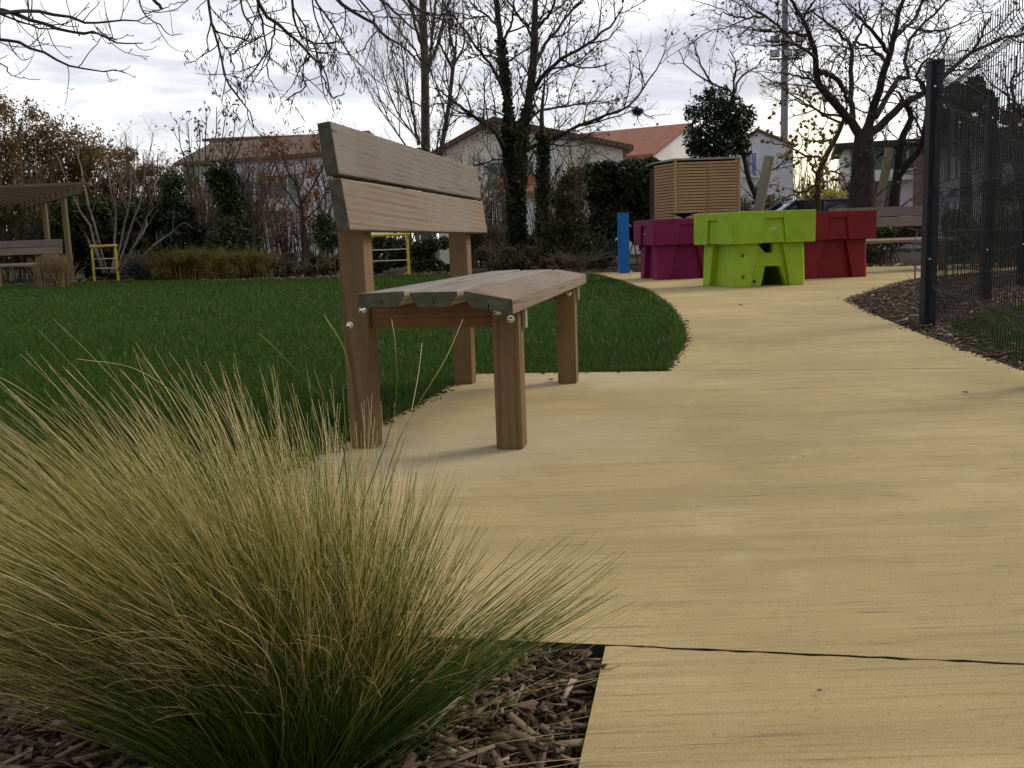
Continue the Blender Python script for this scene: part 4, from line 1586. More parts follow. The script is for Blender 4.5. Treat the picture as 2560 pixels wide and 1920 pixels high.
    m.build('brick_pier', MAT['brick'], r)
    # low pale building seen through the fence
    pl = at(2025, 430, 33); pr = at(2330, 430, 33)
    W = float(pr[0] - pl[0])
    zt = float(at(2060, 313, 33)[2])
    r = empty('building', (pl[0], 33, 0), rad(-23), 'low pale building with a dark roof and dark columns seen through the wire fence', 'building')
    m = MB()
    m.box(0, W, 0, 4, -.2, zt)
    m.build('wall', MAT['wall_grey'], r)
    m = MB()
    m.box(-.5, W + .5, -1.2, 4.5, zt + .002, zt + .35)
    m.build('roof', MAT['roof_dark'], r)
    for x in (.8, 1.75, 2.9, 4.0):
        m = MB()
        m.box(x - .14, x + .14, -1.0, -.75, -.1, zt)
        m.build('column', MAT['roof_dark'], r)
    window(r, 3.1, 1.2, .9, 1.0, 0)


houses()

# ------------------------------------------------------------------ floodlight pole
def floodlight():
    Y = 48.0
    b0 = at(1693, 430, Y); b1 = at(1698, 60, Y)
    root = empty('floodlight_pole', (b0[0], Y, 0), 0, 'tall grey floodlight pole rising above the white house', 'light pole')
    m = MB()
    m.tube([(0, 0, -.1), (0, 0, 6), (0, 0, 14.5)], [.20, .18, .12], 14)
    m.build('pole', MAT['galv'], root, smooth=True)
    zl = float(at(1698, 110, Y)[2])
    m = MB()
    m.box(-.75, .75, -.25, -.14, zl - .45, zl - .37)
    m.box(-.75, .75, -.25, -.14, zl + .20, zl + .28)
    m.build('lamp_bracket', MAT['galv'], root)
    for dx in (-.6, .0, .6):
        for dz in (-.36, .29):
            l = MB()
            l.hexa([(dx - .22, -.5, zl + dz), (dx + .22, -.5, zl + dz), (dx + .18, -.26, zl + dz + .02), (dx - .18, -.26, zl + dz + .02)], [(dx - .22, -.42, zl + dz + .36), (dx + .22, -.42, zl + dz + .36), (dx + .18, -.26, zl + dz + .3), (dx - .18, -.26, zl + dz + .3)])
            lo = l.build('floodlight', MAT['roof_dark'], root)
            l = MB()
            l.hexa([(dx - .19, -.515, zl + dz + .03), (dx + .19, -.515, zl + dz + .03), (dx + .19, -.506, zl + dz + .03), (dx - .19, -.506, zl + dz + .03)], [(dx - .19, -.445, zl + dz + .33), (dx + .19, -.445, zl + dz + .33), (dx + .19, -.436, zl + dz + .33), (dx - .19, -.436, zl + dz + .33)])
            l.build('lens', MAT['lamp_glass'], lo)


floodlight()


# ------------------------------------------------------------------ car
def car():
    c = at(1725, 450, 25.2)
    root = empty('parked_car', (c[0], 25.2, 0), rad(183), 'dark blue parked car whose roof shows above the green planter', 'car')
    m = MB()
    side = [(-2.0, .32), (2.0, .32), (2.05, .6), (1.95, .82), (1.0, .93), (-1.75, .93), (-2.0, .85), (-2.08, .55)]
    m.prism(side, lambda u, v, d: (u, d, v), -.84, .84)
    body = m.build('body', MAT['car_blue'], root, bevel=.06, seg=3, smooth=True)
    m = MB()
    lo = [(-1.75, -.78, .925), (1.05, -.78, .925), (1.05, .78, .925), (-1.75, .78, .925)]
    hi = [(-1.35, -.60, 1.43), (.25, -.60, 1.43), (.25, .60, 1.43), (-1.35, .60, 1.43)]
    m.hexa(lo, hi)
    m.build('cabin', MAT['glass'], root, bevel=.04, smooth=True)
    m = MB()
    m.hexa([(-1.37, -.62, 1.432), (.27, -.62, 1.432), (.27, .62, 1.432), (-1.37, .62, 1.432)], [(-1.25, -.56, 1.48), (.15, -.56, 1.48), (.15, .56, 1.48), (-1.25, .56, 1.48)])
    m.build('roof', MAT['car_blue'], root, bevel=.015, smooth=True)
    for s in (-1, 1):
        for (a, b_) in (((-1.76, .93), (-1.36, 1.44)), ((-.35, .93), (-.42, 1.44)), ((1.06, .93), (.26, 1.44))):
            m = MB()
            m.tube([(a[0], s * .79, a[1]), (b_[0], s * .61, b_[1])], .045, 8)
            m.build('pillar', MAT['car_blue'], root, smooth=True)
        for x in (-1.3, 1.3):
            m = MB()
            m.lathe([(.2, -.1), (.31, -.1), (.32, 0), (.31, .1), (.2, .1)], 20)
            m.v = [(x + v[0], s * .78 + v[2], .31 + v[1]) for v in m.v]
            w = m.build('wheel', MAT['rubber'], root, smooth=True)
            m = MB()
            m.lathe([(.19, -.105), (.19, .105)], 14)
            m.v = [(x + v[0], s * .78 + v[2], .31 + v[1]) for v in m.v]
            m.build('rim', MAT['alloy'], w)
        m = MB()
        m.box(-2.09, -2.0, s * .62 - .12, s * .62 + .12, .66, .82)
        m.build('tail_light', MAT['redlight'], root, bevel=.01)
        m = MB()
        m.box(1.96, 2.055, s * .6 - .15, s * .6 + .15, .6, .74)
        m.build('headlight', MAT['lamp_glass'], root, bevel=.01)
        m = MB()
        m.box(.72, .9, s * .86 - .05 * s, s * 1.0, .95, 1.07) if s > 0 else m.box(.72, .9, -1.0, -.81, .95, 1.07)
        m.build('mirror', MAT['car_blue'], root, bevel=.02)


car()


# ------------------------------------------------------------------ small things
def stake(x0, y0, x1, y1, Y, w, label):
    a = at(x0, y0, Y); b_ = at(x1, y1, Y)
    # carry the stake on down to the ground
    d = (b_ - a) / (b_[2] - a[2])
    base = a + d * (-.1 - a[2])
    root = None
    m = MB()
    m.tube([base, a, b_], w, 10)
    o = m.build('tree_stake', MAT['stake'], smooth=True)
    tag(o, label, 'stake', 'leaning tree stakes')


stake(1640, 445, 1662, 338, 22, .115, 'thick pale round stake leaning right beside the laurel tree')
stake(1900, 440, 1922, 320, 22.5, .10, 'pale round stake leaning right in front of the green panelled building')

for (x, y, lab) in ((640, 592, 'black plant pot on the mulch near the orange leaved tree'), (817, 588, 'black plant pot behind the pale rungs of the yellow bar'), (965, 586, 'black plant pot beside the far back leg of the near bench')):
    p = gp(x, y)
    b = MB()
    b.lathe([(.075, 0), (.10, .16), (.108, .16), (.108, .19), (.095, .19), (.085, .15)], 16, (p[0], p[1] + .25, -.03))
    tag(b.build('plant_pot', MAT['black'], smooth=True), lab, 'pot', 'black pots in the far bed')

# dead leaves lying on the path
rng = np.random.default_rng(77)
def dead_leaf(x, y, size, label):
    p = gp(x, y)
    b = MB()
    a = rng.uniform(0, 6.28)
    pts = []
    nn = 7
    for j in range(nn):
        t = j / (nn - 1)
        w = math.sin(pi * t) * .28 * size
        pts.append((t * size - size / 2, w, .004 + .25 * size * (t - .5) ** 2 * 4 * .5))
    vs = []
    for (u, w, z) in pts:
        for s in (-1, 0, 1):
            v = s * w
            vs.append((p[0] + u * math.cos(a) - v * math.sin(a), p[1] + u * math.sin(a) + v * math.cos(a), z + abs(s) * w * .5 + .001))
    fs = []
    for j in range(nn - 1):
        for s in range(2):
            fs.append((j * 3 + s, (j + 1) * 3 + s, (j + 1) * 3 + s + 1, j * 3 + s + 1))
    b.add(vs, fs)
    o = b.build('dead_leaf', MAT['bark_brown'])
    tag(o, label, 'leaf', 'dead leaves on the path')


for x, y, s, lab in ((1451, 770, .055, 'curled dead leaf at the corner of the lawn beside the path joint'), (1448, 790, .05, 'small dead leaf right below the curled one at the lawn corner'), (1810, 645, .04, 'dead leaf on the path left of the pointed mulch bed'), (2085, 851, .03, 'dead leaf on the path close to the foot of the fence'),
                     (1190, 824, .045, 'tiny dead leaf beside the far front leg of the near bench'), (1600, 660, .05, 'dead leaf on the path in front of the lime green planter'), (1735, 990, .014, 'tiny dark leaf fragment alone in the middle of the path'), (1770, 1500, .011, 'tiny dark crumb on the nearest path slab')):
    dead_leaf(x, y, s, lab)


# ------------------------------------------------------------------ trees
def limb(pts, Y, r0, r1, n=14, wob=0.0, rng=None, spread=0.0):
    """pts: list of (x, y[, dY]) survey points at distance Y"""
    P = np.array([at(p[0], p[1], Y + (p[2] if len(p) > 2 else 0)) for p in pts])
    P = resample(P, n)
    if rng is not None and wob:
        P[1:-1] += rng.normal(0, wob, P[1:-1].shape)
    return (P, np.linspace(r0, r1, n) if not isinstance(r1, (list, tuple)) else np.interp(np.linspace(0, 1, n), np.linspace(0, 1, len(r1) + 1), [r0] + list(r1)))


def local(lines, o):
    return [(P - o, R) for P, R in lines]


def tree(name, label, cat, limbs, levels, rng, bark='bark_dark', twig='bark_twig', leaf=None, leaf_n=0, leaf_size=.06, leaf_part='leaves', ivy=None, group='bare trees around the park', droop=.3, sides=8, leaf_aspect=.55, spread=.014, extra=None):
    base = limbs[0][0][0].copy()
    base[2] = min(base[2], 0.0)
    root = empty(name, base, 0, label, cat, group)
    link('trunk', tubes_mesh('trunk', local(limbs, base), sides), MAT[bark], root)
    lv = grow(rng, limbs, levels)
    allt = [l for k in lv for l in k]
    if allt:
        link('branches', tubes_mesh('branches', local(allt, base), lambda n_: 4 if n_ > 5 else 3), MAT[twig], root)
    if leaf and leaf_n:
        ends = np.array([P[-1] for P, R in lv[-1]] + [P[len(P) // 2] for P, R in lv[-1]])
        C = ends[rng.integers(0, len(ends), leaf_n)] + rng.normal(0, spread, (leaf_n, 3))
        link(leaf_part, leaves_mesh(leaf_part, rng, C - base, leaf_size, leaf_aspect, droop), MAT[leaf], root)
    if ivy:
        Cs, Ns = [], []
        for (P, R, n, off, sz) in ivy:
            i = rng.uniform(0, len(P) - 1.001, n)
            k = i.astype(int); w = (i - k)[:, None]
            c = P[k] * (1 - w) + P[k + 1] * w
            d = rng.normal(size=(n, 3)); d[:, 2] *= .4; d = unit(d)
            rr_ = (R[k] + off * rng.uniform(0.15, 1.0, n) ** 1.3)[:, None]
            Cs.append(c + d * rr_); Ns.append(d)
        C = np.concatenate(Cs); Nn = np.concatenate(Ns)
        link('ivy', leaves_mesh('ivy', rng, C - base, ivy[0][4], .8, .3, 0, Nn), MAT['ivy'], root)
    return root


def c5(pts, Y):
    return [(((1660 + p[0] / 2.458) / K), (p[1] / 2.458) / K, *(p[2:])) for p in pts]


def c4(pts):
    return [(((780 + p[0] / 2.404) / K), (p[1] / 2.404) / K, *(p[2:])) for p in pts]


def c1(pts):
    return [((p[0] / 2.1826) / K, (p[1] / 2.1826) / K, *(p[2:])) for p in pts]


STD = [dict(per_m=3.3, len=1.5, r=.021, ang=48, up=.15, t0=.12, seg=7, wig=.16, curl=.05),
       dict(per_m=7, len=.62, r=.009, ang=45, up=.12, t0=.12, seg=6, wig=.20, curl=.05),
       dict(per_m=10, len=.26, r=.0052, ang=45, up=.1, t0=.15, seg=4, wig=.2, curl=.05, rmin=.003)]


def trees():
    # ---- the ivy clad twin stemmed tree
    rng = np.random.default_rng(101)
    Y = 23.0
    s1 = limb(c4([(1235, 1500, 0), (1225, 1200), (1190, 900, .1), (1175, 600, .2), (1140, 300, .2), (1120, 100, .3), (1100, -150, .4)]), Y, .17, [.14, .105, .09, .08, .06, .04], 18)
    s2 = limb(c4([(1240, 1150), (1265, 850, -.2), (1310, 560, -.4), (1335, 300, -.5), (1340, 60, -.5), (1350, -200, -.4)]), Y, .13, [.115, .10, .09, .07, .04], 18)
    L = [s1, s2]
    for pts, r0, r1 in ((c4([(1165, 900), (1080, 780, -.6), (960, 690, -1.2), (850, 610, -1.6), (740, 530, -2)]), .085, .02),
                        (c4([(1170, 880), (1070, 740, .5), (900, 700, 1.2), (790, 790, 1.6)]), .05, .015),
                        (c4([(1180, 640), (1100, 430, -.4), (1000, 300, -.8), (900, 160, -1), (820, 60, -1.2)]), .06, .018),
                        (c4([(1140, 430), (1090, 340, .5), (960, 320, 1.1), (850, 250, 1.5)]), .04, .012),
                        (c4([(1130, 180), (1080, 120, .3), (980, 40, .8), (900, -60, 1)]), .05, .02),
                        (c4([(1150, 240), (1200, 140, .3), (1215, 0, .5), (1230, -100, .5)]), .05, .02),
                        (c4([(1300, 620), (1370, 480, -.4), (1500, 360, -.8), (1650, 270, -1.2), (1790, 160, -1.6), (1870, 40, -1.8)]), .085, .02),
                        (c4([(1335, 400), (1400, 270, .4), (1520, 120, .8), (1620, 0, 1.1), (1700, -90, 1.2)]), .07, .02),
                        (c4([(1290, 720), (1390, 660, .4), (1500, 640, .9), (1680, 615, 1.4), (1850, 600, 1.7)]), .055, .014),
                        (c4([(1290, 900), (1450, 830, -.5), (1600, 760, -1), (1750, 700, -1.4), (1900, 640, -1.7), (2050, 440, -2), (2130, 300, -2.2)]), .075, .012),
                        (c4([(1340, 260), (1270, 130, .3), (1190, 30, .6), (1150, -60, .8)]), .055, .02),
                        (c4([(1345, 180), (1440, 60, -.3), (1480, -60, -.5)]), .06, .03),
                        (c4([(1500, 360), (1600, 400, -1), (1720, 400, -1.4), (1820, 370, -1.7)]), .035, .01),
                        (c4([(1210, 960), (1090, 960, -.6), (960, 1000, -1), (870, 990, -1.3)]), .035, .01),
                        (c4([(1290, 980), (1400, 870, .6), (1540, 880, 1), (1660, 860, 1.4)]), .045, .012)):
        L.append(limb(pts, Y, r0 * .72, r1 * .7, 16, .012, rng))
    tree('ivy_clad_tree', 'twin stemmed bare tree with an ivy clad trunk before the cream gabled house', 'tree', L, STD, rng, 'bark_moss', 'bark_twig',
         leaf='brownleaf', leaf_n=900, leaf_size=.09, droop=.7,
         ivy=[(s1[0][:8], s1[1][:8], 4200, .10, .085), (s1[0][6:13], s1[1][6:13], 900, .05, .075), (s2[0][:7], s2[1][:7], 700, .06, .075)])
    # nest in its right hand branches
    p = at(1377, 241, 21.8)
    nl = []
    for i in range(230):
        d = unit(rng.normal(size=3)); e = unit(np.cross(d, rng.normal(size=3)) + .5 * d)
        c = p + d * np.array([.085, .085, .065]) * rng.uniform(.2, 1)
        k_ = rng.uniform(.04, .13)
        nl.append((np.array([c - e * k_, c + d * .01, c + e * k_]), np.full(3, .0045)))
    o = link('bird_nest', tubes_mesh('bird_nest', nl, 3), MAT['twignest'])
    tag(o, 'small dark twig nest in the right hand branches of the twin stemmed tree', 'nest')

    # ---- the second, straight ivy covered stem beside it
    rng = np.random.default_rng(102)
    t1 = limb(c4([(1385, 1500), (1385, 1150), (1390, 900), (1380, 700, .2), (1400, 480, .3)]), 22.2, .10, [.09, .08, .05, .02], 14)
    tree('ivy_clad_tree', 'short ivy covered trunk with thin bare top just right of the twin stemmed tree', 'tree', [t1], STD, rng, 'bark_moss', 'bark_twig',
         ivy=[(t1[0][:9], t1[1][:9], 1800, .085, .08)])

    # ---- tall straight grey stem with upright branches
    rng = np.random.default_rng(103)
    Y = 26
    s1 = limb(c4([(700, 1500), (690, 1150), (682, 800), (680, 500), (672, 200), (660, -150)]), Y, .135, [.125, .12, .11, .10, .085], 14)
    L = [s1]
    for pts, r0, r1 in ((c4([(640, 870, -.3), (610, 700, -.6), (560, 480, -.8), (540, 300, -1)]), .07, .02), (c4([(690, 900, .2), (560, 870, .4), (450, 690, .7), (380, 500, .9), (340, 380, 1)]), .05, .012),
                        (c4([(690, 900, -.5), (600, 800, -.8), (500, 640, -1), (440, 470, -1.2), (420, 360, -1.3)]), .05, .012), (c4([(690, 420), (740, 300, .3), (790, 130, .5), (840, -40, .7)]), .09, .04),
                        (c4([(675, 300), (620, 160, -.3), (590, 0, -.5), (570, -100, -.6)]), .08, .04), (c4([(660, 380), (600, 270, .4), (540, 200, .7), (470, 130, 1)]), .05, .015),
                        (c4([(665, 160), (590, 60, -.3), (500, -60, -.6)]), .06, .03), (c4([(700, 430), (720, 250, -.4), (735, 60, -.6), (750, -80, -.7)]), .07, .04), (c4([(670, 650), (540, 560, .3), (480, 420, .6), (450, 300, .8)]), .035, .01)):
        L.append(limb(pts, Y, r0 * .6, r1 * .6, 14, .015, rng))
    up = [dict(per_m=3.0, len=1.9, r=.018, ang=30, up=.35, t0=.1, seg=7, wig=.10, curl=.07), dict(per_m=6, len=.7, r=.009, ang=35, up=.25, t0=.15, seg=5, wig=.15, curl=.06),
          dict(per_m=6, len=.3, r=.0065, ang=40, up=.15, t0=.2, seg=4, wig=.2, rmin=.003)]
    tree('bare_tree', 'tall bare tree with one straight grey trunk rising behind the bench backrest', 'tree', L, up, rng, 'bark_grey', 'bark_brown')
    rng = np.random.default_rng(104)
    s1 = limb(c4([(740, 1400), (775, 930), (820, 650), (850, 380), (870, 240, .2)]), 24.5, .075, [.065, .055, .045, .02], 14)
    L = [s1] + [limb(c4(q), 24.5, .04, .012, 10, .015, rng) for q in ([(850, 420), (800, 330, -.3), (770, 260, -.5), (740, 200, -.6)], [(855, 380), (900, 300, .3), (920, 200, .5)], [(860, 320), (830, 230, .3), (815, 120, .4)])]
    tree('bare_tree', 'slender bare tree leaning right between the straight trunk and the twin stemmed tree', 'tree', L, up, rng, 'bark_grey', 'bark_twig', leaf='brownleaf', leaf_n=250, leaf_size=.07)

    # ---- the spreading tree on the right
    rng = np.random.default_rng(105)
    Y = 21.5
    tr_ = limb(c5([(1215, 1420), (1215, 1250), (1222, 1050), (1225, 900), (1230, 810)], Y), Y, .40, [.32, .25, .225, .20], 14)
    L = [tr_]
    for pts, r0, r1 in (([(1215, 850), (1180, 800), (1130, 720), (1010, 590, -.4), (945, 480, -.7), (935, 350, -.9), (900, 220, -1.1), (850, 120, -1.3), (790, 20, -1.5), (740, -80, -1.6)], .155, .03),
                        ([(940, 430, -.8), (1060, 490, -.5), (1140, 620, 0)], .08, .06),
                        ([(1160, 760), (1150, 620, .4), (1155, 450, .7), (1150, 300, .9), (1090, 220, 1.1), (1000, 140, 1.3), (900, 60, 1.5)], .10, .025),
                        ([(1235, 840), (1275, 720), (1310, 560, -.3), (1370, 400, -.6), (1410, 240, -.8), (1440, 90, -1), (1490, -80, -1.2)], .15, .05),
                        ([(1250, 850), (1340, 760, .2), (1450, 650, .5), (1600, 560, .9), (1750, 440, 1.3), (1900, 320, 1.7), (2080, 240, 2), (2230, 205, 2.2)], .14, .03),
                        ([(1300, 720), (1380, 580, .4), (1440, 480, .7), (1500, 480, .8), (1480, 330, 1), (1560, 180, 1.3), (1690, 60, 1.6), (1760, -40, 1.8)], .09, .03),
                        ([(1390, 330, -.7), (1310, 230, -1.2), (1220, 130, -1.6), (1150, 40, -1.9)], .07, .02), ([(1420, 230, -.8), (1530, 120, -.4), (1600, 0, -.2)], .06, .03),
                        ([(1360, 370, -.6), (1250, 290, -.1), (1160, 255, .3)], .06, .03), ([(1010, 590, -.4), (900, 490, -1), (790, 460, -1.4), (640, 430, -1.9)], .05, .012),
                        ([(1110, 720), (960, 680, .5), (820, 610, 1), (700, 520, 1.4), (560, 440, 1.8)], .04, .012), ([(900, 220, -1.1), (760, 200, -1.5), (620, 100, -1.9), (500, 30, -2.2)], .055, .015),
                        ([(935, 380, -.9), (880, 320, -1.4), (800, 270, -1.8), (700, 250, -2.1), (560, 270, -2.4)], .05, .012), ([(850, 120, -1.3), (900, 40, -1.4), (960, -50, -1.5)], .05, .02),
                        ([(1900, 320, 1.7), (1960, 200, 1.5), (2020, 60, 1.3)], .05, .02), ([(1600, 560, .9), (1560, 460, 1.2), (1600, 380, 1.4), (1680, 340, 1.6), (1760, 210, 1.8)], .06, .02),
                        ([(1560, 180, 1.3), (1640, 190, 1.6), (1800, 160, 2), (1950, 80, 2.3)], .045, .015), ([(620, 100, -1.9), (500, 110, -2.3), (380, 90, -2.6), (250, 60, -2.9)], .035, .008),
                        ([(760, 200, -1.5), (650, 190, -1.9), (500, 160, -2.3), (400, 170, -2.5)], .03, .008), ([(1750, 440, 1.3), (1880, 420, 1.7), (2050, 400, 2.2)], .035, .01), ([(1150, 300, .9), (1220, 160, 1.3), (1260, 40, 1.5)], .05, .02)):
        L.append(limb(c5(pts, Y), Y, r0 * .74, r1 * .7, 18, .014, rng))
    dense = [dict(per_m=3.8, len=1.35, r=.018, ang=50, up=.12, t0=.12, seg=7, wig=.20, curl=.03), dict(per_m=7.5, len=.55, r=.0085, ang=48, up=.05, t0=.12, seg=6, wig=.22, curl=.02),
             dict(per_m=9, len=.24, r=.006, ang=48, t0=.15, seg=4, wig=.22, rmin=.003)]
    tree('spreading_tree', 'big bare tree with a thick dark trunk and spreading limbs right of the floodlight', 'tree', L, dense, rng, 'bark_dark', 'bark_twig',
         leaf='brownleaf', leaf_n=1500, leaf_size=.075, droop=.8)
    rng = np.random.default_rng(106)
    s1 = limb(c5([(1405, 1420), (1415, 1230), (1435, 1080), (1455, 900), (1470, 830), (1520, 720), (1480, 640), (1440, 560)], 22.6), 22.6, .15, [.13, .11, .09, .08, .07, .05, .02], 18)
    L = [s1, limb(c5([(1430, 1090), (1500, 1000, -.3), (1570, 920, -.5), (1600, 800, -.7), (1620, 640, -.8), (1590, 500, -.9)], 22.6), 22.6, .10, .03, 14), limb(c5([(1460, 870), (1540, 880, .5), (1640, 840, .9), (1760, 850, 1.2)], 22.6), 22.6, .06, .015, 12),
         limb(c5([(1300, 970, .3), (1380, 920, .2), (1450, 900)], 22.6), 22.6, .03, .05, 8)]
    tree('crooked_tree', 'smaller crooked bare tree with a forked dark trunk beside the leaning stake on the right', 'tree', L, dense, rng, 'bark_dark', 'bark_twig')
    # ---- sapling with yellow leaves
    rng = np.random.default_rng(107)
    Y = 24
    s1 = limb(c5([(955, 1420), (945, 1250), (945, 1100), (990, 970), (1050, 860), (1095, 760), (1110, 700)], Y), Y, .085, [.085, .08, .075, .065, .055, .03], 14)
    L = [s1] + [limb(c5(q, Y), Y, .035, .01, 10, .02, rng) for q in ([(945, 1110), (915, 1040, -.3), (930, 980, -.5), (870, 930, -.8)], [(940, 1130), (850, 1180, .4), (780, 1200, .7), (700, 1230, .9)], [(985, 980), (870, 950, -.5), (760, 900, -1), (650, 870, -1.4)], [(1050, 860), (920, 870, .5), (800, 800, 1)], [(950, 1080), (1030, 1050, .5), (1090, 1080, .8), (1130, 1150, 1)], [(1095, 760), (980, 700, -.5), (860, 640, -1), (740, 590, -1.5)])]
    sp = [dict(per_m=3.2, len=.9, r=.014, ang=55, up=.1, t0=.1, seg=6, wig=.25), dict(per_m=5, len=.4, r=.008, ang=50, t0=.1, seg=5, wig=.25, rmin=.003)]
    tree('autumn_sapling', 'small orange barked tree with sparse yellow leaves left of the thick dark trunk', 'tree', L, sp, rng, 'bark_orange', 'bark_twig', leaf='yellowleaf', leaf_n=1500, leaf_size=.085, droop=.5, leaf_aspect=.8)
    # ---- laurel tree
    rng = np.random.default_rng(108)
    Y = 23.5
    s1 = limb(c5([(590, 1420), (575, 1240), (520, 1100), (490, 960), (440, 820), (400, 700)], Y), Y, .08, [.075, .065, .055, .045, .03], 14)
    L = [s1] + [limb(c5(q, Y), Y, .03, .01, 10, .01, rng) for q in ([(430, 660), (410, 560, .2), (300, 520, .4), (200, 460, .6), (120, 380, .8), (90, 310, .9)], [(425, 640), (430, 500, -.2), (440, 390, -.4), (400, 300, -.5)], [(420, 600), (470, 480, .3), (560, 420, .5), (620, 350, .6)], [(300, 520, .4), (220, 380, .6), (180, 250, .7)], [(560, 1180), (600, 1120, .3), (640, 1060, .5), (720, 1010, .8), (760, 930, 1)])]
    root = tree('laurel_tree', 'small evergreen laurel tree with a dense dark crown above the slatted enclosure', 'tree', L, sp, rng, 'bark_dark', 'bark_twig', leaf='yellowleaf', leaf_n=420, leaf_size=.06, leaf_part='dry_leaves')
    lob = []
    for (x, y, r, n) in ((250, 700, 120, 900), (360, 660, 120, 1000), (470, 790, 100, 800), (230, 850, 110, 900), (350, 850, 130, 1200), (420, 720, 110, 900), (200, 920, 70, 400), (480, 900, 70, 450), (290, 590, 60, 260), (160, 690, 45, 140), (330, 930, 80, 420), (520, 700, 50, 150)):
        c = at(*c5([(x, y)], Y)[0], Y)
        rr_ = r / 2.458 / FPX * Y * .88
        n = int(n * .62)
        d = unit(rng.normal(size=(n, 3))) * rr_ * rng.uniform(.2, 1.28, (n, 1)) ** .8
        d[:, 1] *= 1.1
        lob.append(c + d)
    C = np.concatenate(lob) - np.array(root.location)
    link('crown', leaves_mesh('crown', rng, C, .125, .40, .5), MAT['laurel'], root)


trees()


# ------------------------------------------------------------------ overhanging ash branches
def ash():
    rng = np.random.default_rng(200)
    root0 = np.array([-6.6, 7.0, -.05])
    tr_ = (resample(np.array([root0, root0 + [.05, 0, 1.5], root0 + [.2, .1, 3.2], root0 + [.7, .2, 4.6], root0 + [1.4, .5, 6.2]]), 12), np.linspace(.24, .09, 12))
    L = [tr_]
    h1 = tr_[0][5]
    h2 = tr_[0][8]
    Y = 7.6
    # limbs on the left of the picture (crop coordinates of the upper left corner)
    Ls = []
    for pts, r0, r1 in (([(-250, 20, .2), (0, 55), (140, 90, -.2), (290, 150, -.4), (420, 180, -.5), (530, 190, -.6), (640, 225, -.7), (780, 235, -.8)], .040, .006),
                        ([(-250, -10, -.5), (0, 60, -.3), (180, 65, 0), (340, 85, .2), (500, 130, .4), (620, 115, .5), (760, 110, .6), (830, 80, .7)], .036, .006),
                        ([(-250, 160, .6), (0, 210, .4), (120, 240, .3), (280, 310, .2), (420, 370, .1), (560, 385, 0), (690, 400, -.1)], .032, .006),
                        ([(530, 150, .4), (580, 190, .3), (640, 220, .2)], .012, .006), ([(740, -60, .6), (790, 70, .7), (860, 130, .8), (930, 185, .9), (995, 185, 1)], .014, .005),
                        ([(-200, -80, .3), (40, 90, .2), (150, 130, .1), (300, 165, 0), (520, 185, 0)], .022, .006), ([(780, -130, 0), (830, -20, 0), (885, 50, 0)], .030, .022), ([(790, 70, .7), (900, 45, .6), (1000, 5, .5)], .009, .005),
                        ([(-200, 300, .5), (0, 340, .3), (50, 400, .2), (130, 430, .1), (220, 435, 0)], .013, .004)):
        Ls.append(limb(c1(pts), Y, r0 * .52, r1 * .6, 14, .006, rng))
    # join the left limbs to the trunk
    for l in (Ls[0], Ls[1], Ls[2], Ls[5], Ls[8]):
        e = l[0][0]
        P = resample(np.array([h1 if e[2] < 3.6 else h2, (h1 + e) / 2 + [0, 0, .25], e]), 8)
        L.append((P, np.linspace(.06, l[1][0], 8)))
    # hanging limbs at the top of the picture
    Hs = []
    for pts, r0, r1 in ((c1([(1280, -260, .2), (1300, -20), (1340, 90, -.1), (1380, 150, -.2), (1300, 270, -.3), (1270, 300, -.35)]), .014, .006),
                        (c1([(1180, -200, 0), (1140, -20), (1150, 100, -.1), (1200, 290, -.2), (1230, 430, -.3), (1310, 550, -.4), (1370, 620, -.4), (1385, 700, -.4)]), .020, .005),
                        (c1([(1150, 100), (1220, 250, .2), (1300, 300, .3)]), .010, .005), (c1([(1260, 290, -.3), (1270, 400, -.3), (1320, 500, -.3), (1345, 560, -.3)]), .008, .004),
                        (c1([(1400, -250, .3), (1410, 30, .2), (1430, 120, .2), (1450, 250, .1), (1400, 370, 0), (1330, 450, -.1)]), .018, .006),
                        (c1([(1330, -250, -.3), (1420, 40, -.2), (1500, 120, -.2), (1600, 210, -.3), (1700, 300, -.4), (1780, 400, -.4), (1800, 500, -.4)]), .026, .006),
                        (c1([(1700, 300, -.4), (1640, 380, -.4), (1660, 480, -.4), (1560, 540, -.4), (1600, 555, -.4)]), .011, .005), (c1([(1500, 120, -.2), (1480, 260, .1), (1460, 400, .2), (1500, 480, .3)]), .012, .005),
                        (c1([(1560, -250, .2), (1600, 40, .3), (1640, 190, .3), (1740, 240, .4), (1877, 230, .5)]), .020, .006), (c1([(1600, 40, .3), (1680, 200, .2), (1660, 350, .1), (1640, 480, 0)]), .011, .005),
                        (c4([(60, -120, .4), (140, -20, .3), (220, 60, .2), (350, 130, .1), (430, 200, 0), (490, 245, 0), (600, 320, -.1), (660, 400, -.2)]), .026, .007), (c4([(490, 245), (480, 330, -.1), (520, 420, -.2)]), .010, .005),
                        (c4([(-40, -100, .1), (60, 60, .1), (130, 160, 0), (210, 300, 0), (260, 390, 0), (290, 440, 0)]), .014, .005), (c4([(0, 250, -.4), (40, 360, -.5), (60, 460, -.5), (120, 580, -.5), (200, 560, -.5)]), .012, .005),
                        (c4([(300, -120, .5), (440, 20, .4), (560, 130, .3), (640, 210, .2)]), .020, .007), (c4([(200, -80, -.2), (330, 50, -.2), (390, 160, -.3), (330, 260, -.3), (300, 330, -.3)]), .012, .005), (c4([(0, -60, .2), (20, 120, .1), (110, 280, 0), (220, 330, -.1)]), .011, .005),
                        (c4([(480, -120, .3), (600, 20, .3), (690, 80, .2), (830, 90, .1), (930, 110, 0)]), .016, .005), (c4([(720, -150, .2), (830, 100, .1), (900, 170, 0), (960, 230, 0)]), .014, .005), (c4([(130, 160), (60, 250, .1), (0, 262, .1), (-60, 230, .1)]), .008, .004)):
        Hs.append(limb(pts, Y, r0 * .68, r1 * .75, 14, .006, rng))
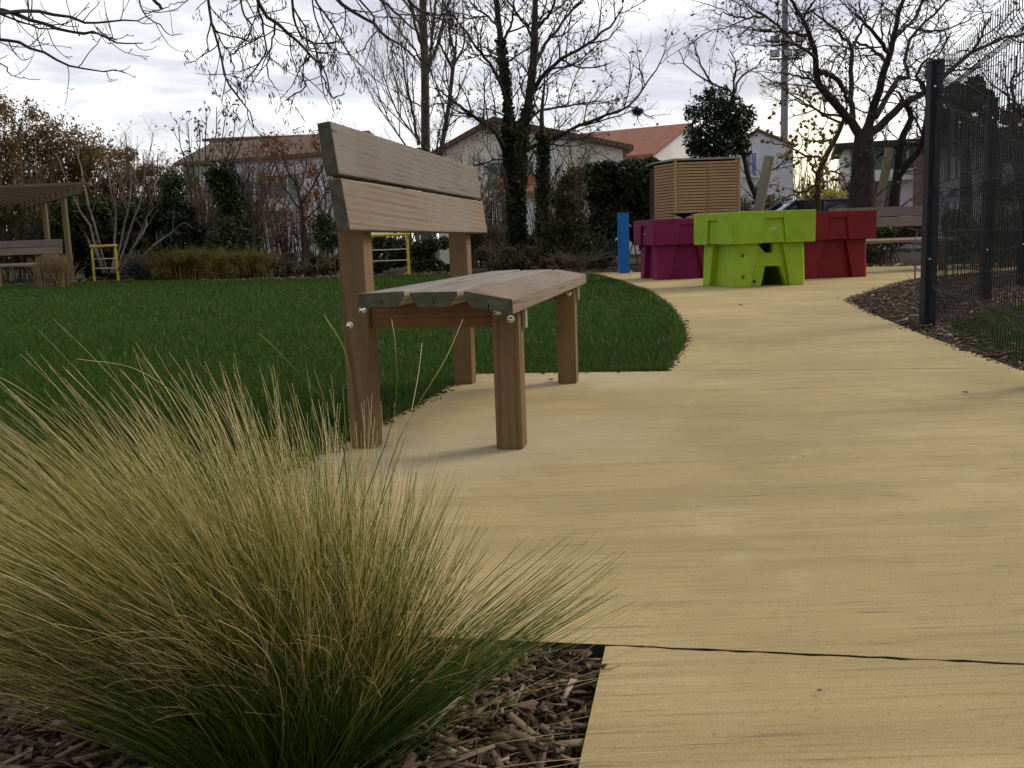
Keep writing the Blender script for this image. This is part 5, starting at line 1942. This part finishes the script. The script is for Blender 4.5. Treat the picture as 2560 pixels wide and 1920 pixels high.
    crown = h2 + np.array([3.4, .6, .55])
    arm = (resample(np.array([h2, h2 + [1.3, .2, .75], h2 + [2.6, .45, .75], crown, crown + [1.0, .1, -.1], crown + [2.0, .2, -.35]]), 16), np.linspace(.10, .035, 16))
    L.append(arm)
    for l in Hs:
        e = l[0][0]
        if l[1][0] < .0092 and e[2] < 2.9:
            continue
        k = np.argmin(np.linalg.norm(arm[0] - (e + [-.3, 0, .4]), axis=1))
        a = arm[0][max(k - 1, 0)]
        P = resample(np.array([a, (a + e) / 2 + [0, 0, .12], e]), 8)
        L.append((P, np.linspace(.03, l[1][0], 8)))
    root = empty('ash_tree', root0, 0, 'bare ash tree whose drooping twigs with seed bunches hang in at the top left', 'tree', 'bare trees around the park')
    link('trunk', tubes_mesh('trunk', local(L, root0), 8), MAT['bark_dark'], root)
    lvL = grow(rng, Ls, [dict(per_m=5.5, len=.46, r=.0045, ang=62, up=-.15, t0=.05, seg=9, wig=.09, curl=.16, tip=.6), dict(per_m=4.5, len=.13, r=.0035, ang=50, up=.2, t0=.2, seg=5, wig=.14, curl=.08, tip=.7, rmin=.003), dict(per_m=6, len=.035, r=.004, ang=55, up=.1, t0=.3, seg=3, tip=.9, rmin=.003)])
    lvH = grow(rng, Hs, [dict(per_m=7.0, len=.42, r=.0055, ang=50, up=-.35, t0=.08, seg=9, wig=.12, curl=.05, tip=.6), dict(per_m=5.5, len=.14, r=.004, ang=50, up=.1, t0=.2, seg=5, wig=.16, curl=.10, tip=.7, rmin=.003), dict(per_m=5, len=.035, r=.004, ang=55, up=.1, t0=.3, seg=3, tip=.9, rmin=.003)])
    br = [(P, R) for P, R in Ls + Hs]
    link('branches', tubes_mesh('branches', local(br, root0), 6), MAT['bark_dark'], root)
    tw = [l for lv in (lvL, lvH) for k in lv for l in k]
    link('twigs', tubes_mesh('twigs', local(tw, root0), 4), MAT['bark_twig'], root)
    # bunches of hanging winged seeds
    ends = [P[-1] for P, R in lvH[1] if P[-1][2] > 1.6]
    pick = rng.choice(len(ends), min(150, len(ends)), replace=False)
    C, Ln = [], []
    for i in pick:
        m = rng.integers(7, 20)
        C.append(ends[i] + np.stack([rng.normal(0, .022, m), rng.normal(0, .022, m), -rng.uniform(0, .085, m)], 1))
    C = np.concatenate(C) - root0
    n = len(C)
    Ld = unit(np.stack([rng.normal(0, .22, n), rng.normal(0, .22, n), -np.ones(n)], 1))
    W = unit(np.cross(Ld, rng.normal(size=(n, 3))))
    sz = .042 * rng.uniform(.7, 1.2, (n, 1))
    V = np.stack([C, C + Ld * sz * .5 + W * .0042, C + Ld * sz, C + Ld * sz * .5 - W * .0042], 1).reshape(-1, 3)
    o = link('seed_bunches', np_mesh('seed_bunches', V, [np.arange(n * 4).reshape(n, 4)], smooth=False), MAT['keys'], root)


ash()


# ------------------------------------------------------------------ background planting
def foliage_cloud(rng, lobes, n_per_m3, Y=None):
    out = []
    for (c, r, n) in lobes:
        d = unit(rng.normal(size=(n, 3))) * rng.uniform(.25, 1.0, (n, 1)) ** .6
        out.append(np.asarray(c) + d * np.asarray(r))
    return np.concatenate(out)


def bush(name, label, cat, x0, x1, ytop, Y, mat, rng, n=2500, size=.09, depth=None, group='shrubs in the far beds', zb=0.0, aspect=.55, lump=.35, stems=18, stem_mat='bark_brown', rough=.18, droop=.2, top_fn=None, box=False, wide=False):
    """a shrub filling x0..x1 across, up to ytop, standing at distance Y"""
    a = at(x0, ytop, Y); b_ = at(x1, ytop, Y)
    h = float(a[2] + b_[2]) / 2
    w = float(b_[0] - a[0])
    dp = depth if depth else w * .6
    c = np.array([(a[0] + b_[0]) / 2, Y, 0])
    root = empty(name, c, 0, label, cat, group)
    k = int(min(max(18, w * h * 8), 80))
    n = int(n * 1.6)
    lobes = []
    for i in range(k):
        u = rng.uniform(-.5, .5); z = rng.uniform(zb + .12 * h, h)
        if top_fn:
            z = min(z, top_fn(u + .5) * h)
        env = max(.25, 1 - max(0, (z / h - .55)) * .9)
        if box:
            env = 1.0
        r = lump * min(h, w, 1.6) * rng.uniform(.5, 1.1)
        x = u * max(w * env - r, .05); y = rng.uniform(-.5, .5) * dp * env
        z = max(min(z, h - r * .7), zb + r * .4)
        lobes.append((np.array([x, y, z]), np.array([r, r, r * .9]), int(n / k)))
    C = foliage_cloud(rng, lobes, 0)
    C = C[C[:, 2] > .01]
    # a fuzzy rim of stray leaves
    link('foliage', leaves_mesh('foliage', rng, C, size, aspect, droop), MAT[mat], root)
    ls = []
    for i in range(stems):
        x, y = rng.normal(0, w * .12), rng.normal(0, dp * .12)
        if wide:
            x = rng.uniform(-.48, .48) * w
        tx, ty, tz = rng.uniform(-.48, .48) * w, rng.uniform(-.45, .45) * dp, h * rng.uniform(.7, 1.12)
        if wide:
            tx = x + rng.normal(0, .22)
        P = resample(np.array([[x, y, -.08], [x * .6 + tx * .4 + rng.normal(0, .05), y * .6 + ty * .4, tz * .55], [tx, ty, tz]]), 7)
        ls.append((P, np.linspace(.018, .004, 7)))
    lv = grow(rng, ls, [dict(per_m=4, len=.4, r=.007, ang=40, up=.2, t0=.3, seg=4, rmin=.003)] + ([dict(per_m=5, len=.25, r=.005, ang=40, up=.1, t0=.2, seg=4, rmin=.003)] if wide else []))
    if wide:
        lv[0] = lv[0] + lv[1]
    link('stems', tubes_mesh('stems', ls + lv[0], 4), MAT[stem_mat], root)
    return root


def background():
    rng = np.random.default_rng(300)
    # trees with olive brown leaves at the far left
    for i, (xb, xs, ytop, Y, lab) in enumerate(((-40, (-110, 60), 232, 31, 'tree thick with olive brown leaves at the left edge above the pergola'), (85, (20, 150), 262, 32.5, 'brown leaved tree with a ragged top, second from the left edge'), (170, (110, 240), 305, 33, 'lower brown leaved tree behind the pergola post'))):
        L = []
        base = (xb, 560)
        for k in range(9):
            xt = xs[0] + (xs[1] - xs[0]) * (k + .5) / 9
            yt = ytop + abs(k - 4) * 5 + rng.uniform(0, 18)
            L.append(limb([(xb, 585, 0), ((xb * 2 + xt) / 3, 500, rng.normal(0, .2)), ((xb + 2 * xt) / 3, 400, rng.normal(0, .5)), (xt, yt, rng.normal(0, .8))], Y, .07, .012, 12, .03, rng))
        tree('brown_leaved_tree', lab, 'tree', L, [dict(per_m=2.4, len=1.0, r=.016, ang=35, up=.3, t0=.25, seg=6, wig=.14), dict(per_m=4.5, len=.42, r=.008, ang=38, up=.2, t0=.2, seg=4, rmin=.004)], rng, 'bark_brown', 'bark_brown',
             leaf='brownleaf', leaf_n=(11000, 9000, 7000)[i], leaf_size=.13, droop=.4, leaf_aspect=.34, spread=.16, group='brown leaved trees at the far left')
    # bare bushy trees further along
    for i, (xb, xs, ytop, Y, tw, lab, lf, ln) in enumerate(((255, (215, 300), 318, 33, 'bark_brown', 'thin bare tree behind the hedge, next to the brown leaved trees', None, 0), (330, (290, 380), 322, 34, 'bark_brown', 'twiggy bare tree just left of the dark ivy column', 'brownleaf', 200),
                                                   (440, (375, 540), 222, 30, 'bark_grey', 'taller pale twiggy tree rising left of the brown tiled house', 'greyshrub', 1500), (545, (500, 610), 300, 29, 'bark_grey', 'slim bare tree standing against the white wall of the left house', None, 0))):
        L = []
        for k in range(8):
            xt = xs[0] + (xs[1] - xs[0]) * (k + .5) / 8
            yt = ytop + abs(k - 3.5) * 12 + rng.uniform(0, 20)
            L.append(limb([(xb, 585, 0), ((xb * 3 + xt) / 4, 500, rng.normal(0, .1)), ((xb + xt) / 2, 420, rng.normal(0, .4)), (xt, yt, rng.normal(0, .8))], Y, .06, .012, 12, .03, rng))
        tree('bare_tree', lab, 'tree', L, [dict(per_m=2.6, len=1.0, r=.015, ang=38, up=.3, t0=.3, seg=6, wig=.16), dict(per_m=5, len=.45, r=.0085, ang=40, up=.2, t0=.2, seg=4, rmin=.004), dict(per_m=5, len=.22, r=.006, ang=45, up=.1, t0=.2, seg=3, rmin=.004)][:3], rng, tw, tw,
             leaf=lf, leaf_n=ln, leaf_size=.08)
    # orange leaved young tree before the left house
    L = [limb([(655, 585), (655, 500), (650, 440), (640, 395, .2), (635, 340, .3)], 26, .06, .012, 12, .01, rng)]
    for q in ([(652, 455), (620, 415, .3), (600, 370, .5), (590, 330, .6)], [(650, 440), (680, 400, -.3), (700, 350, -.5), (705, 310, -.6)], [(645, 415), (660, 370, .3), (665, 320, .4)], [(640, 400), (615, 350, -.3), (612, 310, -.4)], [(655, 480), (690, 440, .3), (715, 390, .5)]):
        L.append(limb(q, 26, .03, .008, 10, .015, rng))
    tree('orange_leaved_tree', 'young tree still holding orange brown leaves in front of the left house', 'tree', L, [dict(per_m=3.4, len=.8, r=.012, ang=42, up=.25, t0=.25, seg=6), dict(per_m=5, len=.35, r=.007, ang=42, up=.1, t0=.2, seg=4, rmin=.003)], rng, 'bark_dark', 'bark_brown',
         leaf='orangeleaf', leaf_n=2300, leaf_size=.075, droop=.5, spread=.08)
    L = [limb([(545, 588), (548, 500), (540, 430), (530, 380, .2)], 25, .045, .01, 12, .01, rng)] + [limb(q, 25, .02, .006, 8, .01, rng) for q in ([(546, 470), (575, 420, .2), (600, 360, .3)], [(545, 450), (515, 410, -.2), (500, 360, -.3)], [(546, 500), (580, 470, .3), (610, 420, .4)])]
    tree('bare_tree', 'thin dark bare sapling in front of the white balcony of the left house', 'tree', L, [dict(per_m=3.4, len=.7, r=.011, ang=42, up=.3, t0=.2, seg=6), dict(per_m=5, len=.3, r=.006, ang=42, up=.1, t0=.2, seg=4, rmin=.003)], rng, 'bark_dark', 'bark_twig')
    # pale many stemmed shrub before the hedge
    L = []
    for (xb, pts) in ((225, [(190, 490), (150, 400), (120, 330)]), (232, [(200, 480), (180, 380), (168, 330)]), (240, [(250, 480), (240, 410), (232, 350)]), (250, [(285, 490), (305, 420), (315, 350)]), (258, [(305, 500), (330, 430), (345, 380)]), (262, [(320, 540), (365, 505), (400, 480)]), (245, [(268, 500), (280, 440), (285, 390)]), (222, [(205, 540), (192, 520), (180, 500)]), (250, [(300, 520), (318, 470), (330, 440)])):
        L.append(limb([(xb, 590)] + [(x, y, rng.normal(0, .3)) for x, y in pts], 25.5, .035, .010, 10, .02, rng))
    tree('pale_stemmed_shrub', 'shrub of bare pale stems fanning up behind the left yellow bar', 'shrub', L, [dict(per_m=2.2, len=.7, r=.010, ang=35, up=.3, t0=.3, seg=5, rmin=.004)], rng, 'bark_pale', 'bark_pale', group=None, sides=5)

    # dark evergreens
    def ev(*a, **k):
        return bush(*a, rng=rng, **k)
    ev('evergreen_hedge', 'long dark evergreen hedge behind the left yellow bar', 'hedge', 120, 380, 432, 29, 'evergreen', n=11000, size=.15, depth=2.0, lump=.32, stems=10, group=None, box=True)
    ev('evergreen_hedge', 'dark hedge under and behind the pergola at the left edge', 'hedge', -60, 190, 405, 34, 'evergreen', n=11000, size=.17, depth=2.0, lump=.30, stems=10, group=None, box=True)
    ev('ivy_column', 'tall dark column of ivy in front of the left end of the tiled house', 'ivy', 345, 412, 372, 28, 'ivy', n=6000, size=.13, depth=1.1, lump=.42, stems=8, group='ivy columns before the left house')
    # leaning ivy clad trunk
    s1 = limb([(520, 588), (515, 520), (500, 450), (482, 390), (474, 370)], 27.5, .14, .05, 12)
    tree('ivy_clad_tree', 'leaning trunk smothered in dark ivy before the white wall of the left house', 'tree', [s1, limb([(500, 450), (530, 400, .2), (545, 360, .3)], 27.5, .05, .015, 8)], STD[:2], rng, 'bark_dark', 'bark_twig',
         ivy=[(s1[0], s1[1], 3800, .42, .11)])
    ev('evergreen_shrub', 'dark bushy evergreen below the leaning ivy trunk', 'shrub', 440, 560, 470, 27, 'evergreen', n=3600, size=.12, depth=1.2, stems=10)
    ev('evergreen_shrub', 'small dark rounded shrub with a trunk beside the white garage door', 'shrub', 668, 740, 465, 25.5, 'ivy', n=1700, size=.09, depth=.9, zb=.55, stems=8)
    ev('dark_hedge', 'dense dark clipped hedge left of the slatted enclosure', 'hedge', 1262, 1432, 352, 25, 'evergreen', n=20000, size=.125, depth=1.4, lump=.30, stems=6, group=None, box=True)
    ev('brown_leaved_shrub', 'tall shrub with scattered brown and green leaves left of the dark hedge', 'shrub', 1185, 1275, 360, 23, 'mixshrub', n=2600, size=.095, depth=1.0, lump=.3, stems=30)
    for x0, x1, yt, Y, m, n, lab in ((330, 480, 545, 24.6, 'dogwood', 3600, 'yellow green twiggy shrub mound, left of the pair beyond the lawn'), (462, 585, 549, 23.8, 'dogwood', 3000, 'yellow green twiggy shrub mound, right of the pair beyond the lawn')):
        ev('twiggy_shrub', lab, 'shrub', x0, x1, yt, Y, m, n=n, size=.17, depth=.9, aspect=.10, lump=.30, stems=260, droop=-1.2, wide=True, stem_mat='dogwood', group='yellow green shrubs beyond the lawn')
    ev('grey_shrub', 'low grey green lavender like shrub right of the left yellow bar', 'shrub', 262, 345, 545, 24.6, 'greyshrub', n=1500, size=.07, depth=.7, stems=30)
    ev('low_shrub', 'low dull green shrub under the white garage door', 'shrub', 590, 745, 565, 23.2, 'mixshrub', n=2600, size=.08, depth=.9, box=True)
    ev('low_shrub', 'dark low shrub seen under the bench backrest', 'shrub', 830, 985, 515, 24, 'evergreen', n=4000, size=.10, depth=1.2, lump=.3, box=True)
    ev('low_shrub', 'dark low shrub seen through the yellow bar', 'shrub', 730, 850, 512, 25, 'evergreen', n=3400, size=.10, depth=1.2, lump=.3, box=True)
    ev('low_shrub', 'twiggy green undergrowth at the foot of the twin stemmed tree', 'shrub', 1020, 1180, 535, 21.8, 'mixshrub', n=3400, size=.075, depth=1.0, stems=60, box=True)
    ev('low_shrub', 'grey green undergrowth right of the ivy trunk bases', 'shrub', 1160, 1345, 548, 21.4, 'mixshrub', n=3400, size=.075, depth=1.0, stems=60, box=True)
    ev('low_shrub', 'green bush between the bench backrest and the ivy trunk', 'shrub', 1040, 1105, 490, 23.6, 'mixshrub', n=1500, size=.08, depth=.8, stems=40)
    for (x0, x1, yt, Y, mt, nl, ns, lab) in ((405, 560, 392, 28.8, 'brownleaf', 1500, 90, 'brown twiggy thicket in front of the left half of the left house'), (560, 735, 420, 27.6, 'brownleaf', 1300, 90, 'brown twiggy thicket in front of the right half of the left house'),
                                            (1000, 1110, 395, 28.6, 'mixshrub', 1300, 70, 'olive twiggy thicket before the cream house, left of the twin stem'), (1150, 1300, 380, 27.8, 'brownleaf', 1500, 80, 'brown twiggy thicket before the cream house, right of the twin stem'),
                                            (150, 300, 318, 34.5, 'brownleaf', 5200, 90, 'russet thicket above the dark hedge, left part'), (285, 440, 352, 34, 'brownleaf', 4200, 90, 'russet thicket above the dark hedge, right part'), (-80, 130, 452, 29, 'mixshrub', 6500, 60, 'dull green shrubbery behind the bench under the pergola'), (1560, 1720, 425, 30, 'mixshrub', 2500, 50, 'olive shrubbery at the foot of the white house behind the laurel')):
        bush('thicket', lab, 'thicket', x0, x1, yt, Y, mt, rng, n=nl, size=.085 if Y < 30 else .12, depth=1.2, lump=.26, stems=ns, group='thickets before the houses', box=True, wide=True, aspect=.4)
    ev('undergrowth', 'band of dark twiggy undergrowth before the cream house behind the bench', 'undergrowth', 985, 1290, 492, 27.5, 'mixshrub', n=8000, size=.10, depth=1.2, lump=.26, stems=120, group=None, box=True)
    ev('undergrowth', 'low green undergrowth in front of the garage door of the left house', 'undergrowth', 545, 800, 548, 26.5, 'mixshrub', n=5000, size=.09, depth=1.0, lump=.3, stems=60, group=None, box=True)
    for (xb, yt, Y, lab) in ((585, 330, 27, 'thin forked bare tree right of the leaning ivy trunk'), (700, 350, 26.5, 'thin bare tree close to the near bench backrest on its left'), (1018, 330, 28.5, 'thin bare tree just left of the ivy clad twin stem, over the bench end'), (1235, 300, 26.5, 'thin bare tree right of the twin stem, before the orange roof'), (80, 300, 30, 'leaning thin bare tree behind the pergola roof'), (300, 340, 29.5, 'bushy bare tree above the dark hedge, behind the pale stemmed shrub')):
        L = [limb([(xb, 588), (xb + rng.uniform(-8, 8), 500), (xb + rng.uniform(-12, 12), 420, .1), (xb + rng.uniform(-15, 15), yt, .2)], Y, .055, .012, 12, .015, rng)]
        for k in range(6):
            sx = (-1) ** k * rng.uniform(18, 50)
            y0 = rng.uniform(400, 500)
            L.append(limb([(xb, y0), (xb + sx * .6, y0 - 45, rng.normal(0, .3)), (xb + sx, y0 - rng.uniform(80, 140), rng.normal(0, .5))], Y, .022, .007, 9, .015, rng))
        tree('bare_tree', lab, 'tree', L, [dict(per_m=3.6, len=.9, r=.012, ang=42, up=.25, t0=.15, seg=6), dict(per_m=6.5, len=.42, r=.0075, ang=42, up=.15, t0=.15, seg=5, rmin=.003), dict(per_m=7, len=.2, r=.005, ang=45, t0=.2, seg=3, rmin=.003)], rng, 'bark_brown', 'bark_brown', leaf='brownleaf', leaf_n=160, leaf_size=.06)
    ev('low_shrub', 'low mossy green bush just left of the blue post', 'shrub', 1240, 1335, 505, 22.5, 'evergreen', n=2200, size=.08, depth=.9, stems=20)
    ev('low_hedge', 'low dark hedge behind the bench and the red planter', 'hedge', 1740, 2040, 478, 18.3, 'mixshrub', n=5000, size=.085, depth=1.0, lump=.3, stems=60, group=None)
    ev('golden_shrub', 'bright yellow green shrub glowing behind the orange barked sapling', 'shrub', 1715, 1835, 408, 27, 'goldleaf', n=2400, size=.085, depth=1.2, lump=.3, stems=30, group=None)
    ev('low_hedge', 'dark hedge standing beyond the grass inside the wire fence', 'hedge', 2000, 2330, 455, 15.0, 'evergreen', n=11000, size=.075, depth=1.3, lump=.34, stems=30, group=None)
    # evergreen tree and dark trees behind the fence
    for (x0, x1, yt, yb, Y, n, lab) in ((2030, 2150, 165, 305, 20.5, 5200, 'rounded dark evergreen tree crown behind the first fence panel'), (2140, 2300, 205, 470, 18.5, 6500, 'dark leafy tree at the right edge behind the wire fence')):
        a = at((x0 + x1) / 2, 470, Y)
        s1 = limb([((x0 + x1) / 2, 560), ((x0 + x1) / 2 + 4, 450), ((x0 + x1) / 2, 300), ((x0 + x1) / 2, 240)], Y, .10, .03, 10)
        root = tree('evergreen_tree', lab, 'tree', [s1], STD[:2], rng, 'bark_dark', 'bark_twig', group='dark trees behind the fence')
        lob = []
        for i in range(26):
            u, v = rng.uniform(.08, .92), rng.uniform(.12, .92)
            if (u - .5) ** 2 + (v - .5) ** 2 > .23:
                continue
            c = at(x0 + (x1 - x0) * u, yt + (yb - yt) * v, Y + rng.normal(0, .4))
            r = (x1 - x0) * K / FPX * Y * .17 * rng.uniform(.7, 1.2)
            lob.append((c, np.array([r, r, r]), n // 20))
        C = foliage_cloud(rng, lob, 0) - np.array(root.location)
        link('crown', leaves_mesh('crown', rng, C, .10, .5, .4), MAT['evergreen'], root)
    L = [limb([(2235, 560), (2215, 420), (2200, 300), (2190, 200), (2195, 120)], 17, .06, .015, 12, .02, rng), limb([(2215, 420), (2180, 330), (2160, 230)], 17, .03, .01, 10, .02, rng)]
    tree('autumn_tree', 'thin tree with a few red brown leaves at the top right edge behind the fence', 'tree', L, STD[:2], rng, 'bark_dark', 'bark_twig', leaf='orangeleaf', leaf_n=420, leaf_size=.07, group='dark trees behind the fence')

    # tan grass tuft beside the left bench, and a dry sapling by the fence
    p = gp(118, 621)
    rg = np.random.default_rng(9)
    n = 800
    ls = []
    for i in range(n):
        az, th = rg.uniform(0, 6.28), abs(rg.normal(0, .26))
        l = rg.uniform(.45, .85)
        d = np.array([math.sin(th) * math.cos(az), math.sin(th) * math.sin(az), math.cos(th)])
        b0 = np.array([rg.normal(0, .12), rg.normal(0, .12), -.03])
        ls.append((np.array([b0, b0 + d * l * .5, b0 + d * l + [0, 0, -.06]]), np.array([.008, .008, .005])))
    r = empty('ornamental_grass', (p[0], 21.2, 0), 0, 'tuft of dry tan grass in front of the bench under the pergola', 'plant')
    link('foliage', tubes_mesh('foliage', ls, 3), MAT['drygrass'], r)
    for (x, y, Y, h, lab) in ((1972, 640, 9.2, .62, 'thin dry sapling stem in the pointed mulch bed left of the fence post'), (1994, 600, 11.0, .62, 'slim pale stem behind the fence corner post')):
        p = gp(x, y)
        P = resample(np.array([[0, 0, -.05], [.02, .01, h * .4], [.0, .02, h * .75], [.03, 0, h]]), 9)
        ls = [(P, np.linspace(.010, .004, 9))]
        lv = grow(rg, ls, [dict(n=6, len=.22, r=.004, ang=30, up=.4, t0=.2, seg=5, rmin=.002)])
        o = empty('sapling', (p[0], p[1], -.03), 0, lab, 'sapling', 'dry saplings by the fence')
        link('stem', tubes_mesh('stem', ls, 6), MAT['bark_pale'], o)
        link('twigs', tubes_mesh('twigs', lv[0], 3), MAT['bark_pale'], o)

    # far tree line that reads as one mass
    rg = np.random.default_rng(12)
    ls = []
    for i in range(420):
        x = rg.uniform(-60, 60); y = rg.uniform(75, 95); h = rg.uniform(4.5, 8.0)
        for k in range(3):
            tx = x + rg.normal(0, .9)
            ls.append((resample(np.array([[x, y, 0], [(x + tx) / 2 + rg.normal(0, .15), y, h * .5], [tx, y, h * rg.uniform(.8, 1)]]), 5), np.linspace(.09, .02, 5)))
    lv = grow(rg, ls, [dict(per_m=1.3, len=1.5, r=.035, ang=40, up=.2, t0=.3, seg=4, rmin=.015)])
    o = link('far_wood', tubes_mesh('far_wood', ls + lv[0], 3), MAT['bark_brown'])
    tag(o, 'distant line of bare trees behind the houses', 'woodland', kind='stuff')


background()
